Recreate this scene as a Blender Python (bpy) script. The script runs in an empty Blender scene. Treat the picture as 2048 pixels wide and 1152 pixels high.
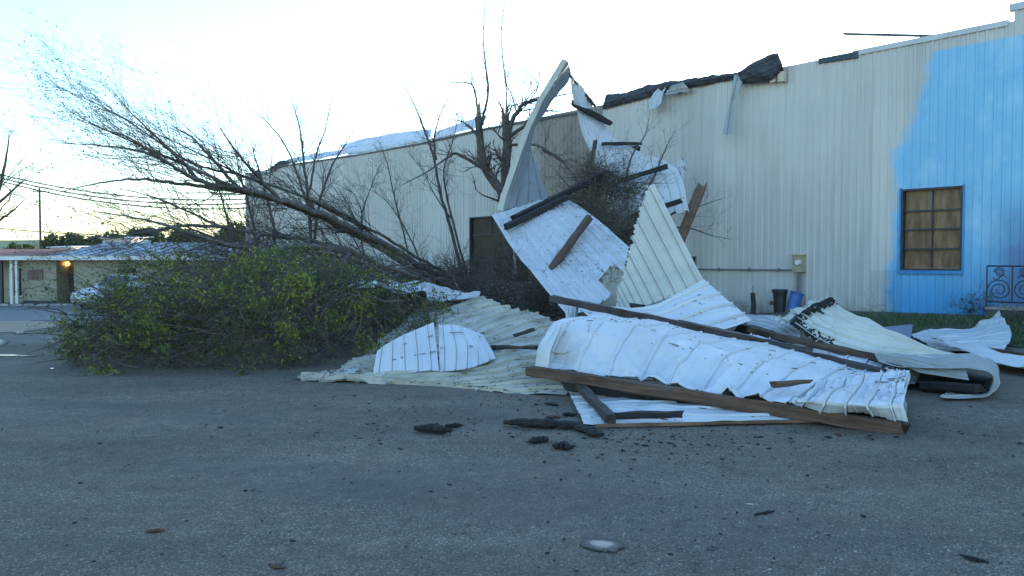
import bpy, math, random
from mathutils import Vector, noise, Matrix
SC = bpy.context.scene
COL = SC.collection
R = math.radians
# ------------------------------------------------------------------ camera, sky, sun, exposure
F = 1577.0                       # focal length in photograph pixels (2048 wide)
CAMZ = 1.6
PITCH = math.atan(51.0 / F)      # the horizon lies 51 px above the middle
cam = bpy.data.cameras.new('camera')
cam.lens = 36.0 * F / 2048.0
cam.sensor_width = 36.0
cam.clip_start = 0.05
cam.clip_end = 5000
camo = bpy.data.objects.new('camera', cam)
COL.objects.link(camo)
camo.location = (0, 0, CAMZ)
camo.rotation_euler = (R(90) - PITCH, 0, 0)
SC.camera = camo
SUN_EL = R(11.0)
SUN_AZ = R(25.0)                           # from +Y towards +X: behind the warehouse
world = bpy.data.worlds.new('World')
SC.world = world
world.use_nodes = True
wn = world.node_tree
bg = wn.nodes['Background']
sky = wn.nodes.new('ShaderNodeTexSky')
sky.sky_type = 'NISHITA'
sky.sun_disc = False
sky.sun_elevation = SUN_EL
sky.sun_rotation = SUN_AZ
sky.altitude = 100
sky.air_density = 1.2
sky.dust_density = 0.4
sky.ozone_density = 3.5
wn.links.new(sky.outputs[0], bg.inputs[0])
bg.inputs[1].default_value = 0.15
sl = bpy.data.lights.new('sun', 'SUN')
sl.energy = 2.0
sl.angle = R(0.5)
sl.color = (1.0, 0.86, 0.68)
so = bpy.data.objects.new('sun', sl)
COL.objects.link(so)
SDIR = Vector((math.sin(SUN_AZ) * math.cos(SUN_EL), math.cos(SUN_AZ) * math.cos(SUN_EL), math.sin(SUN_EL)))
so.rotation_euler = SDIR.to_track_quat('Z', 'Y').to_euler()
so.location = (20, 20, 30)
SC.view_settings.view_transform = 'Standard'
SC.view_settings.look = 'None'
SC.view_settings.exposure = 2.0
SC.view_settings.gamma = 1.0
SC.render.engine = 'CYCLES'
SC.cycles.max_bounces = 6
SC.cycles.transparent_max_bounces = 8

# ------------------------------------------------------------------ helpers
CP, SP = math.cos(PITCH), math.sin(PITCH)
def P(x, y, d):
    """world point seen at photograph pixel (x, y) at ground distance d in front of the camera"""
    u = (x - 1024.0) / F
    v = (576.0 - y) / F
    ry = CP + v * SP
    rz = -SP + v * CP
    k = d / ry
    return Vector((u * k, d, CAMZ + rz * k))
def smooth(a, b, x):
    t = max(0.0, min(1.0, (x - a) / (b - a)))
    return t * t * (3 - 2 * t)
# the long wall: starts at W0 and runs to the left and away
W0 = Vector((11.66, 22.0, 0))
WD = Vector((-0.670, 0.742, 0)).normalized()
WN = Vector((-WD.y, WD.x, 0))              # towards the lot
if WN.y > 0: WN = -WN
def wall_s(x, out=0.0):
    u = (x - 1024.0) / F
    b = W0 + WN * out
    return (b.x - b.y * u) / (-WD.x + WD.y * u)
def wall_z(x, y, out=0.0):
    b = W0 + WN * out + WD * wall_s(x, out)
    return P(x, y, b.y).z
def W(s, z, out=0.0):
    p = W0 + WD * s + WN * out
    return Vector((p.x, p.y, z))
def gz(X, Y):
    z = -0.018 * max(0.0, min(Y, 70.0) - 12.0)
    if 8 < Y < 40:
        v = Vector((X, Y, 0)) - W0
        dw = v.dot(WN)
        s = v.dot(WD)
        z += 0.36 * smooth(4.2, 0.8, dw) * smooth(8.5, 2.0, s)
    z += 0.03 * noise.noise((X * 0.16, Y * 0.16, 3.1)) * smooth(3, 7, Y)
    return z
def G(x, y):
    """point of the ground at a photograph pixel"""
    d = 8.0
    for _ in range(25):
        p = P(x, y, d)
        t = (CAMZ - gz(p.x, p.y)) / max(1e-4, (CAMZ - p.z)) 
        d *= t
    p = P(x, y, d)
    p.z = gz(p.x, p.y)
    return p
def hsh(*a):
    return noise.noise(Vector(a))

def link_mesh(name, verts, faces, mats, parent=None, fmat=None, smooth_shade=False):
    me = bpy.data.meshes.new(name)
    me.from_pydata([tuple(v) for v in verts], [], faces)
    if not isinstance(mats, (list, tuple)): mats = [mats]
    for m in mats: me.materials.append(M[m] if isinstance(m, str) else m)
    if fmat: me.polygons.foreach_set('material_index', fmat)
    if smooth_shade: me.polygons.foreach_set('use_smooth', [True] * len(me.polygons))
    me.update()
    o = bpy.data.objects.new(name, me)
    COL.objects.link(o)
    if parent: o.parent = parent
    return o
def tag(o, label, cat, group=None):
    o['label'] = label
    o['category'] = cat
    if group: o['group'] = group
    return o
def struct(o):
    o['kind'] = 'structure'
    return o
def thing(name, label, cat, loc=(0, 0, 0), group=None):
    o = bpy.data.objects.new(name, None)
    COL.objects.link(o)
    o.empty_display_size = 0.2
    o.location = loc
    return tag(o, label, cat, group)
def keep(parent, *objs):
    """children were made in world space: parent them without moving them"""
    inv = Matrix.Translation(parent.location).inverted()
    for o in objs:
        o.parent = parent
        o.matrix_parent_inverse = inv
    return objs[0] if len(objs) == 1 else objs

class MB:
    """collects verts, faces and material indices"""
    def __init__(s):
        s.v = []; s.f = []; s.m = []
    def quad(s, a, b, c, d, m=0):
        n = len(s.v); s.v += [a, b, c, d]; s.f.append((n, n+1, n+2, n+3)); s.m.append(m)
    def hexa(s, c, m=0):
        """eight corners: 4 of the bottom, then 4 of the top, same winding"""
        n = len(s.v); s.v += c
        for q in ((3,2,1,0),(4,5,6,7),(0,1,5,4),(1,2,6,5),(2,3,7,6),(3,0,4,7)):
            s.f.append(tuple(n + i for i in q)); s.m.append(m)
    def box(s, x0, x1, y0, y1, z0, z1, m=0):
        s.hexa([Vector(p) for p in ((x0,y0,z0),(x1,y0,z0),(x1,y1,z0),(x0,y1,z0),(x0,y0,z1),(x1,y0,z1),(x1,y1,z1),(x0,y1,z1))], m)
    def wbox(s, s0, s1, z0, z1, o0, o1, m=0):
        s.hexa([W(s0,z0,o0),W(s1,z0,o0),W(s1,z0,o1),W(s0,z0,o1),W(s0,z1,o0),W(s1,z1,o0),W(s1,z1,o1),W(s0,z1,o1)], m)
    def tube(s, pts, rad, sides=5, m=0, cap=True):
        n0 = len(s.v); k = len(pts)
        prev = None
        for i, p in enumerate(pts):
            t = (pts[min(i+1, k-1)] - pts[max(i-1, 0)])
            if t.length < 1e-9: t = Vector((0,0,1))
            t.normalize()
            if prev is None:
                a = Vector((0,0,1)) if abs(t.z) < 0.9 else Vector((1,0,0))
                prev = t.cross(a).normalized()
            prev = (prev - t * prev.dot(t))
            if prev.length < 1e-6: prev = t.orthogonal()
            prev.normalize()
            b = t.cross(prev)
            r = rad[i] if isinstance(rad, (list, tuple)) else rad
            for j in range(sides):
                a = 2 * math.pi * j / sides
                s.v.append(p + prev * (r * math.cos(a)) + b * (r * math.sin(a)))
        for i in range(k - 1):
            for j in range(sides):
                a = n0 + i*sides + j; b = n0 + i*sides + (j+1) % sides
                s.f.append((a, b, b + sides, a + sides)); s.m.append(m)
        if cap:
            s.f.append(tuple(n0 + j for j in reversed(range(sides)))); s.m.append(m)
            s.f.append(tuple(n0 + (k-1)*sides + j for j in range(sides))); s.m.append(m)
    def build(s, name, mats, parent=None, smooth_shade=False):
        return link_mesh(name, s.v, s.f, mats, parent, s.m, smooth_shade)

# ------------------------------------------------------------------ materials
M = {}
def new_mat(name):
    m = bpy.data.materials.new(name)
    m.use_nodes = True
    t = m.node_tree
    b = t.nodes['Principled BSDF']
    M[name] = m
    return m, t, b
def nd(t, typ, **kw):
    n = t.nodes.new(typ)
    for k, v in kw.items():
        if k in n.inputs: n.inputs[k].default_value = v
        else: setattr(n, k, v)
    return n
def ramp(t, stops, interp='LINEAR'):
    r = t.nodes.new('ShaderNodeValToRGB')
    r.color_ramp.interpolation = interp
    e = r.color_ramp.elements
    while len(e) > 1: e.remove(e[-1])
    for i, (p, c) in enumerate(stops):
        if isinstance(c, (int, float)): c = (c, c, c)
        if i == 0: e[0].position = p; el = e[0]
        else: el = e.new(p)
        el.color = (*c, 1)
    return r
def mixc(t, fac, a, b, typ='MIX'):
    n = t.nodes.new('ShaderNodeMix')
    n.data_type = 'RGBA'; n.blend_type = typ
    for key, val in ((0, fac), (6, a), (7, b)):
        if hasattr(val, 'is_linked') or hasattr(val, 'links'): t.links.new(val, n.inputs[key])
        elif isinstance(val, (int, float)): n.inputs[key].default_value = val
        else: n.inputs[key].default_value = (*val, 1)
    return n.outputs[2]
def mathn(t, op, a, b=None, clamp=False):
    n = t.nodes.new('ShaderNodeMath'); n.operation = op; n.use_clamp = clamp
    for i, val in enumerate((a, b)):
        if val is None: continue
        if isinstance(val, (int, float)): n.inputs[i].default_value = val
        else: t.links.new(val, n.inputs[i])
    return n.outputs[0]
def pos(t):
    return t.nodes.new('ShaderNodeNewGeometry').outputs['Position']
def nz(t, scale, detail=4, rough=0.55, vec=None, out=0):
    n = nd(t, 'ShaderNodeTexNoise', Scale=scale, Detail=detail, Roughness=rough)
    if vec is None: vec = pos(t)
    t.links.new(vec, n.inputs['Vector'])
    return n.outputs[out]
def scaled(t, vec, s):
    n = t.nodes.new('ShaderNodeVectorMath'); n.operation = 'MULTIPLY'
    t.links.new(vec, n.inputs[0]); n.inputs[1].default_value = s
    return n.outputs[0]
def bump(t, b, h, strength=0.3, dist=0.01):
    n = nd(t, 'ShaderNodeBump', Strength=strength, Distance=dist)
    t.links.new(h, n.inputs['Height']); t.links.new(n.outputs[0], b.inputs['Normal'])
def mottled(name, c0, c1, scale=3.0, rough=0.6, detail=5, lo=0.35, hi=0.65, bmp=0.0, bscale=30, spec=0.5, metallic=0.0, stretch=None):
    m, t, b = new_mat(name)
    v = pos(t)
    if stretch: v = scaled(t, v, stretch)
    r = ramp(t, [(lo, c0), (hi, c1)])
    t.links.new(nz(t, scale, detail, vec=v), r.inputs[0])
    t.links.new(r.outputs[0], b.inputs['Base Color'])
    b.inputs['Roughness'].default_value = rough
    b.inputs['Specular IOR Level'].default_value = spec
    b.inputs['Metallic'].default_value = metallic
    if bmp: bump(t, b, nz(t, bscale, 4, vec=v), bmp, 0.01)
    return m

# metal sheet paint: a coat colour, grime in streaks, fine dark litter specks, slightly uneven gloss
def sheet_mat(name, base, grime, speck=0.5, rough=0.42, rust=0.0, dirt=0.5):
    m, t, b = new_mat(name)
    p = pos(t)
    g = ramp(t, [(0.42, 0.0), (0.72, 1.0)])
    t.links.new(nz(t, 1.7, 7, 0.65), g.inputs[0])
    fac = mathn(t, 'MULTIPLY', g.outputs[0], dirt)
    c = mixc(t, fac, base, grime)
    # small flecks of litter and scuffs
    s1 = ramp(t, [(0.63, 0.0), (0.72, 1.0)])
    t.links.new(nz(t, 55, 4, 0.7), s1.inputs[0])
    zone = ramp(t, [(0.45, 0.0), (0.62, 1.0)])
    t.links.new(nz(t, 0.9, 3), zone.inputs[0])
    sf = mathn(t, 'MULTIPLY', mathn(t, 'MULTIPLY', s1.outputs[0], zone.outputs[0]), speck)
    c = mixc(t, sf, c, (0.07, 0.065, 0.05))
    if rust:
        rr = ramp(t, [(0.60, 0.0), (0.68, 1.0)])
        t.links.new(nz(t, 2.3, 8, 0.7), rr.inputs[0])
        c = mixc(t, mathn(t, 'MULTIPLY', rr.outputs[0], rust), c, (0.16, 0.075, 0.04))
    t.links.new(c, b.inputs['Base Color'])
    rg = ramp(t, [(0.3, rough - 0.1), (0.7, rough + 0.16)])
    t.links.new(nz(t, 3.1, 4), rg.inputs[0])
    t.links.new(rg.outputs[0], b.inputs['Roughness'])
    b.inputs['Specular IOR Level'].default_value = 0.5
    bump(t, b, nz(t, 5.0, 5, 0.6), 0.25, 0.03)
    return m
sheet_mat('white_coat', (0.58, 0.60, 0.61), (0.36, 0.37, 0.37), 0.75)
sheet_mat('white_clean', (0.61, 0.63, 0.64), (0.47, 0.49, 0.49), 0.55, rough=0.38)
sheet_mat('cream_coat', (0.56, 0.55, 0.465), (0.36, 0.345, 0.29), 0.7, rough=0.45)
sheet_mat('cream_littered', (0.47, 0.445, 0.365), (0.20, 0.185, 0.15), 1.0, rough=0.5, dirt=0.8)
sheet_mat('cream_burnt', (0.66, 0.63, 0.52), (0.45, 0.42, 0.34), 0.7, rough=0.45)
sheet_mat('grey_coat', (0.33, 0.35, 0.34), (0.20, 0.21, 0.20), 0.6, rough=0.42)
sheet_mat('grey_shaded', (0.22, 0.235, 0.245), (0.15, 0.155, 0.16), 0.6, rough=0.45)  # tall twisted sheet: the shade of its underside is put into this colour
sheet_mat('galvanised', (0.50, 0.52, 0.54), (0.30, 0.30, 0.29), 0.5, rough=0.34, rust=0.25)
sheet_mat('flashing_white', (0.62, 0.64, 0.66), (0.40, 0.41, 0.42), 0.2, rough=0.4)
sheet_mat('blue_grey_board', (0.20, 0.23, 0.30), (0.12, 0.13, 0.16), 0.2, rough=0.6)

# warehouse wall: beige coat; at the near end a ragged field of blue mural paint fading to slate
m, t, b = new_mat('wall_paint')
p = pos(t)
def dotv(t, vec, d):
    n = t.nodes.new('ShaderNodeVectorMath'); n.operation = 'DOT_PRODUCT'
    t.links.new(vec, n.inputs[0]); n.inputs[1].default_value = d
    return n.outputs['Value']
sval = mathn(t, 'SUBTRACT', dotv(t, p, tuple(WD)), W0.dot(WD))
sep = t.nodes.new('ShaderNodeSeparateXYZ'); t.links.new(p, sep.inputs[0])
zval = sep.outputs['Z']
edge_px = [(1762,628),(1762,590),(1766,540),(1772,500),(1775,440),(1784,400),(1776,360),(1772,310),(1790,285),(1808,235),(1822,190),(1835,150),(1850,100),(1856,60)]
stops = []
for (ex, ey) in edge_px:
    stops.append((max(0.0, min(1.0, wall_z(ex, ey) / 9.0)), (wall_s(ex) + 4) / 8.0))
stops.sort()
br = ramp(t, stops)
t.links.new(mathn(t, 'DIVIDE', zval, 9.0), br.inputs[0])
edge_s = mathn(t, 'SUBTRACT', mathn(t, 'MULTIPLY', br.outputs[0], 8.0), 4.0)
wob = mathn(t, 'MULTIPLY', mathn(t, 'SUBTRACT', nz(t, 2.6, 7, 0.7), 0.5), 0.75)
inb = mathn(t, 'MULTIPLY', mathn(t, 'SUBTRACT', mathn(t, 'ADD', edge_s, wob), sval), 3.2, True)
topz = wall_z(1900, 92)
intop = mathn(t, 'MULTIPLY', mathn(t, 'SUBTRACT', topz, mathn(t, 'ADD', zval, mathn(t, 'MULTIPLY', sval, 0.0))), 12.0, True)
inb = mathn(t, 'MULTIPLY', inb, intop)
beige0, beige1 = (0.58, 0.575, 0.53), (0.50, 0.495, 0.455)
bz = ramp(t, [(0.35, beige0), (0.7, beige1)])
t.links.new(nz(t, 0.55, 6, 0.6, vec=scaled(t, p, (1, 1, 0.45))), bz.inputs[0])
# vertical run-off streaks, stronger low down, with soil splash at the foot
strk = ramp(t, [(0.5, 0.0), (0.75, 1.0)])
t.links.new(nz(t, 6.0, 4, 0.6, vec=scaled(t, p, (1, 1, 0.05))), strk.inputs[0])
wallc = mixc(t, mathn(t, 'MULTIPLY', strk.outputs[0], 0.30), bz.outputs[0], (0.22, 0.20, 0.165))
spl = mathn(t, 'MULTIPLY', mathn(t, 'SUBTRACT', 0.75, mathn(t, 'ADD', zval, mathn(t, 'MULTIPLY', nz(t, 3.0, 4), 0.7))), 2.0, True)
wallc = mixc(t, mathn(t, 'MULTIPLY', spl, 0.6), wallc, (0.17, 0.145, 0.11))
# brown dirt plus the recess's shade, both put into the bay's colour by the corner
s_c = wall_s(1205)
mud_brown = mathn(t, 'MULTIPLY', mathn(t, 'SUBTRACT', sval, s_c), 6.0, True)
dirt_shade = mathn(t, 'MULTIPLY', mathn(t, 'SUBTRACT', s_c + 7.5, mathn(t, 'ADD', sval, mathn(t, 'MULTIPLY', nz(t, 0.7, 4), 3.0))), 0.45, True)
wallc = mixc(t, mathn(t, 'MULTIPLY', mathn(t, 'MULTIPLY', mud_brown, dirt_shade), 0.85), wallc, (0.20, 0.165, 0.13))
blue = ramp(t, [(0.3, (0.30, 0.60, 0.78)), (0.5, (0.21, 0.51, 0.74)), (0.70, (0.36, 0.64, 0.80))])
t.links.new(nz(t, 0.9, 7, 0.65, vec=scaled(t, p, (1, 1, 0.6))), blue.inputs[0])
# deeper blue brushed in towards the foot
deep = mathn(t, 'MULTIPLY', mathn(t, 'SUBTRACT', 3.4, mathn(t, 'ADD', zval, mathn(t, 'MULTIPLY', nz(t, 0.9, 4), 1.8))), 0.45, True)
bluec = mixc(t, mathn(t, 'MULTIPLY', deep, 0.9), blue.outputs[0], (0.06, 0.32, 0.62))
slx = mathn(t, 'MULTIPLY', mathn(t, 'SUBTRACT', wall_s(1945), mathn(t, 'ADD', sval, mathn(t, 'MULTIPLY', mathn(t, 'SUBTRACT', nz(t, 0.8, 5), 0.5), 1.6))), 1.0, True)
slz = mathn(t, 'MULTIPLY', mathn(t, 'SUBTRACT', wall_z(1990, 300), mathn(t, 'ADD', zval, mathn(t, 'MULTIPLY', nz(t, 0.8, 5), 1.4))), 0.5, True)
bluec = mixc(t, mathn(t, 'MULTIPLY', mathn(t, 'MULTIPLY', slx, slz), 0.9), bluec, (0.10, 0.19, 0.35))
fin = mixc(t, inb, wallc, bluec)
oi_ = t.nodes.new('ShaderNodeObjectInfo')            # every panel weathered a little differently
pv = ramp(t, [(0.0, 0.86), (1.0, 1.0)]); t.links.new(oi_.outputs['Random'], pv.inputs[0])
fin = mixc(t, 1.0, fin, pv.outputs[0], 'MULTIPLY')
t.links.new(fin, b.inputs['Base Color'])
b.inputs['Roughness'].default_value = 0.55
bump(t, b, nz(t, 2.5, 4), 0.12, 0.03)

# lot surface: worn asphalt with exposed stones, paler dust, damp darker areas
m, t, b = new_mat('lot_gravel')
p = pos(t)
vo = nd(t, 'ShaderNodeTexVoronoi', Scale=105.0); t.links.new(p, vo.inputs['Vector'])
stone = ramp(t, [(0.0, (0.052, 0.043, 0.033)), (0.45, (0.115, 0.095, 0.068)), (0.8, (0.185, 0.152, 0.108)), (1.0, (0.42, 0.36, 0.27))])
sepc = t.nodes.new('ShaderNodeSeparateColor'); t.links.new(vo.outputs['Color'], sepc.inputs[0])
t.links.new(sepc.outputs[0], stone.inputs[0])
big = ramp(t, [(0.33, 0.0), (0.68, 1.0)])
t.links.new(nz(t, 0.45, 8, 0.68), big.inputs[0])
dust = mixc(t, 0.6, stone.outputs[0], (0.165, 0.135, 0.095))
c = mixc(t, big.outputs[0], stone.outputs[0], dust)
wet = ramp(t, [(0.50, 0.0), (0.60, 1.0)])
t.links.new(nz(t, 0.21, 7, 0.6, vec=scaled(t, p, (0.6, 1.5, 1))), wet.inputs[0])
c = mixc(t, mathn(t, 'MULTIPLY', wet.outputs[0], 0.6), c, (0.055, 0.048, 0.04))
rd = ramp(t, [(0.52, 0.0), (0.70, 1.0)])
t.links.new(nz(t, 1.3, 5, 0.7), rd.inputs[0])
c = mixc(t, mathn(t, 'MULTIPLY', rd.outputs[0], 0.45), c, (0.15, 0.085, 0.05))
mm = ramp(t, [(0.25, 0.62), (0.5, 1.0), (0.75, 1.38)])
t.links.new(nz(t, 5.5, 8, 0.75), mm.inputs[0])
c = mixc(t, 1.0, c, mm.outputs[0], 'MULTIPLY')
m2_ = ramp(t, [(0.3, 0.72), (0.7, 1.28)])
t.links.new(nz(t, 0.8, 4, 0.6, vec=scaled(t, p, (0.5, 1.3, 1))), m2_.inputs[0])
c = mixc(t, 1.0, c, m2_.outputs[0], 'MULTIPLY')
t.links.new(c, b.inputs['Base Color'])
rg = ramp(t, [(0.45, 0.85), (0.65, 0.5)])
t.links.new(nz(t, 0.21, 5, 0.5, vec=scaled(t, p, (0.6, 1.5, 1))), rg.inputs[0])
t.links.new(rg.outputs[0], b.inputs['Roughness'])
hb = mathn(t, 'ADD', mathn(t, 'MULTIPLY', vo.outputs['Distance'], -1.0), mathn(t, 'MULTIPLY', nz(t, 9, 4), 0.6))
bump(t, b, hb, 0.8, 0.012)

mottled('pebble_grey', (0.10, 0.09, 0.075), (0.22, 0.20, 0.165), 7, 0.8)
mottled('pebble_pale', (0.24, 0.22, 0.18), (0.38, 0.35, 0.29), 7, 0.75)
mottled('pebble_dark', (0.04, 0.04, 0.04), (0.09, 0.085, 0.08), 7, 0.8)
mottled('soil', (0.05, 0.042, 0.035), (0.095, 0.08, 0.062), 4, 0.9, bmp=0.6, bscale=18)
mottled('lawn_soil', (0.035, 0.05, 0.02), (0.06, 0.06, 0.03), 3, 0.9, bmp=0.6, bscale=20)
mottled('grass_blade', (0.03, 0.075, 0.018), (0.06, 0.11, 0.028), 2.5, 0.55)
mottled('grass_dry', (0.16, 0.15, 0.07), (0.22, 0.19, 0.10), 2.5, 0.6)
mottled('field_green', (0.055, 0.12, 0.04), (0.09, 0.16, 0.055), 0.06, 0.85)
mottled('tarmac', (0.06, 0.062, 0.068), (0.10, 0.10, 0.105), 0.6, 0.6, bmp=0.3)
mottled('mud_brown', (0.26, 0.18, 0.11), (0.36, 0.26, 0.16), 0.5, 0.75)
mottled('bark', (0.055, 0.047, 0.042), (0.12, 0.105, 0.092), 9, 0.85, bmp=0.8, bscale=22, stretch=(1, 1, 0.5))
mottled('bark_pale', (0.10, 0.09, 0.08), (0.19, 0.17, 0.15), 9, 0.85, bmp=0.7, bscale=22)
mottled('twig', (0.06, 0.048, 0.042), (0.12, 0.095, 0.08), 3, 0.8)
mottled('split_wood', (0.36, 0.20, 0.10), (0.52, 0.33, 0.18), 14, 0.8, stretch=(1, 1, 0.2))
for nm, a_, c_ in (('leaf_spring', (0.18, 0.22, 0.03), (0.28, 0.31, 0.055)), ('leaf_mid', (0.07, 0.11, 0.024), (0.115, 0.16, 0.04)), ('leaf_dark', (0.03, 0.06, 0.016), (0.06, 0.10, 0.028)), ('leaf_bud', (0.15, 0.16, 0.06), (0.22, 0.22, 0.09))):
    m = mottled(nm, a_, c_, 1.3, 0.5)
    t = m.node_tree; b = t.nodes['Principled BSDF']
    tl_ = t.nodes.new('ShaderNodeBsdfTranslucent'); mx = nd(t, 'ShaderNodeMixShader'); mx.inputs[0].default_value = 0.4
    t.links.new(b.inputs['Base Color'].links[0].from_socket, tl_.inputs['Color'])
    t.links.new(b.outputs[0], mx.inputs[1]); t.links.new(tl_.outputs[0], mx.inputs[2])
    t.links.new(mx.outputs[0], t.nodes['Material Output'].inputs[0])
def timber_mat(name, c0, c1, c2, rough=0.8):
    m, t, b = new_mat(name)
    tc = t.nodes.new('ShaderNodeTexCoord')
    v = scaled(t, tc.outputs['Object'], (1.0, 22.0, 22.0))
    r = ramp(t, [(0.3, c0), (0.52, c1), (0.75, c2)])
    t.links.new(nz(t, 1.6, 6, 0.6, vec=v), r.inputs[0])
    st = ramp(t, [(0.5, 0.0), (0.66, 1.0)])
    t.links.new(nz(t, 2.4, 5, 0.65), st.inputs[0])
    c = mixc(t, mathn(t, 'MULTIPLY', st.outputs[0], 0.6), r.outputs[0], (c0[0] * 0.5, c0[1] * 0.5, c0[2] * 0.5))
    t.links.new(c, b.inputs['Base Color'])
    b.inputs['Roughness'].default_value = rough
    bump(t, b, nz(t, 2.2, 5, 0.6, vec=v), 0.6, 0.008)
timber_mat('timber_brown', (0.05, 0.028, 0.018), (0.105, 0.06, 0.036), (0.18, 0.11, 0.07))
timber_mat('timber_tan', (0.11, 0.06, 0.036), (0.19, 0.11, 0.066), (0.27, 0.17, 0.10))
timber_mat('timber_dark', (0.025, 0.02, 0.018), (0.05, 0.037, 0.03), (0.09, 0.062, 0.046))
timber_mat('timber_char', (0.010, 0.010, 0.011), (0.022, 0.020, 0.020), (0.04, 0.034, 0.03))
mottled('steel_brown', (0.035, 0.025, 0.024), (0.075, 0.05, 0.045), 3, 0.55)
mottled('plywood', (0.24, 0.115, 0.06), (0.62, 0.37, 0.21), 2.2, 0.7, lo=0.3, hi=0.7, stretch=(3, 3, 0.8))
mottled('board_dark', (0.028, 0.021, 0.019), (0.07, 0.05, 0.042), 2.2, 0.6, stretch=(3, 3, 0.8))
mottled('frame_dark', (0.018, 0.025, 0.035), (0.035, 0.045, 0.06), 6, 0.5)
mottled('frame_blue', (0.03, 0.19, 0.44), (0.05, 0.26, 0.52), 4, 0.5)
mottled('roof_felt', (0.028, 0.032, 0.04), (0.065, 0.07, 0.08), 5, 0.8, bmp=0.8, bscale=14)
mottled('felt_green', (0.035, 0.06, 0.075), (0.05, 0.08, 0.09), 5, 0.7)
mottled('dark_metal', (0.03, 0.033, 0.037), (0.06, 0.064, 0.07), 5, 0.5)
mottled('insulation', (0.48, 0.40, 0.28), (0.66, 0.60, 0.50), 6, 0.9, bmp=0.8)
mottled('plastic_black', (0.012, 0.012, 0.013), (0.028, 0.028, 0.03), 8, 0.45)
mottled('plastic_blue', (0.03, 0.10, 0.33), (0.06, 0.16, 0.42), 5, 0.45)
mottled('meter_tan', (0.30, 0.26, 0.17), (0.42, 0.37, 0.25), 8, 0.55)
mottled('conduit_grey', (0.13, 0.14, 0.15), (0.2, 0.21, 0.22), 8, 0.5)
mottled('meter_glass', (0.6, 0.62, 0.64), (0.75, 0.77, 0.78), 8, 0.15)
mottled('wrought_iron', (0.012, 0.013, 0.016), (0.028, 0.03, 0.034), 9, 0.5)
mottled('concrete', (0.20, 0.195, 0.18), (0.33, 0.32, 0.30), 2.5, 0.85, bmp=0.3)
mottled('concrete_dark', (0.06, 0.06, 0.06), (0.11, 0.11, 0.105), 2.5, 0.85, bmp=0.3)
mottled('house_wall', (0.30, 0.28, 0.20), (0.37, 0.35, 0.25), 0.7, 0.8)
mottled('house_roof', (0.22, 0.24, 0.27), (0.38, 0.40, 0.43), 0.9, 0.5)
mottled('house_red', (0.20, 0.06, 0.04), (0.30, 0.10, 0.06), 1.1, 0.75)
mottled('house_dark', (0.02, 0.022, 0.026), (0.04, 0.042, 0.046), 2, 0.6)
mottled('house_trim', (0.60, 0.60, 0.58), (0.72, 0.72, 0.70), 2, 0.6)
mottled('sign_brown', (0.15, 0.085, 0.07), (0.22, 0.13, 0.11), 3, 0.7)
mottled('car_silver', (0.42, 0.44, 0.47), (0.52, 0.54, 0.57), 2, 0.3, metallic=0.4)
mottled('car_white', (0.7, 0.7, 0.7), (0.8, 0.8, 0.8), 2, 0.3)
mottled('tyre', (0.012, 0.012, 0.012), (0.025, 0.025, 0.025), 9, 0.85)
mottled('car_glass', (0.02, 0.025, 0.03), (0.035, 0.04, 0.045), 2, 0.08)
mottled('lamp_red', (0.3, 0.02, 0.015), (0.4, 0.03, 0.02), 2, 0.3)
mottled('pole_wood', (0.07, 0.055, 0.045), (0.12, 0.095, 0.075), 3, 0.85, stretch=(4, 4, 0.4))
mottled('wire_black', (0.015, 0.015, 0.017), (0.025, 0.025, 0.027), 3, 0.6)
mottled('char_bark', (0.008, 0.007, 0.007), (0.026, 0.022, 0.020), 24, 0.9, bmp=1.0, bscale=40)
mottled('bark_red', (0.06, 0.03, 0.02), (0.13, 0.065, 0.04), 24, 0.85, bmp=0.8, bscale=40)
mottled('paper_pale', (0.5, 0.5, 0.5), (0.65, 0.65, 0.64), 14, 0.7)
m, t, b = new_mat('window_glass')
t.nodes.remove(b)
out = t.nodes['Material Output']
gl = nd(t, 'ShaderNodeBsdfGlossy', Roughness=0.06); gl.inputs['Color'].default_value = (0.8, 0.85, 0.9, 1)
tr = nd(t, 'ShaderNodeBsdfTransparent'); tr.inputs['Color'].default_value = (0.82, 0.84, 0.84, 1)
fr = nd(t, 'ShaderNodeFresnel', IOR=1.5)
mx = t.nodes.new('ShaderNodeMixShader')
gi_ = t.nodes.new('ShaderNodeNewGeometry')   # the inner face of a pane adds no mirror of its own
t.links.new(mathn(t, 'MULTIPLY', mathn(t, 'MULTIPLY', fr.outputs[0], mathn(t, 'SUBTRACT', 1.0, gi_.outputs['Backfacing'])), 0.18), mx.inputs[0]); t.links.new(tr.outputs[0], mx.inputs[1]); t.links.new(gl.outputs[0], mx.inputs[2])
t.links.new(mx.outputs[0], out.inputs[0])
m, t, b = new_mat('puddle_water')
at_ = t.nodes.new('ShaderNodeAttribute'); at_.attribute_name = 'edge'
ee = mathn(t, 'ADD', at_.outputs['Fac'], mathn(t, 'MULTIPLY', mathn(t, 'SUBTRACT', nz(t, 14, 5, 0.7), 0.5), 0.9))
rr = ramp(t, [(0.40, 0.09), (0.90, 0.75)]); t.links.new(ee, rr.inputs[0]); t.links.new(rr.outputs[0], b.inputs['Roughness'])
cc = ramp(t, [(0.55, (0.05, 0.046, 0.04)), (0.95, (0.10, 0.088, 0.07))]); t.links.new(ee, cc.inputs[0]); t.links.new(cc.outputs[0], b.inputs['Base Color'])
b.inputs['IOR'].default_value = 1.33
bump(t, b, nz(t, 30, 4), 0.10, 0.01)
m, t, b = new_mat('lamp_glow')
b.inputs['Emission Color'].default_value = (1.0, 0.42, 0.08, 1)
b.inputs['Emission Strength'].default_value = 2.0

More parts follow.
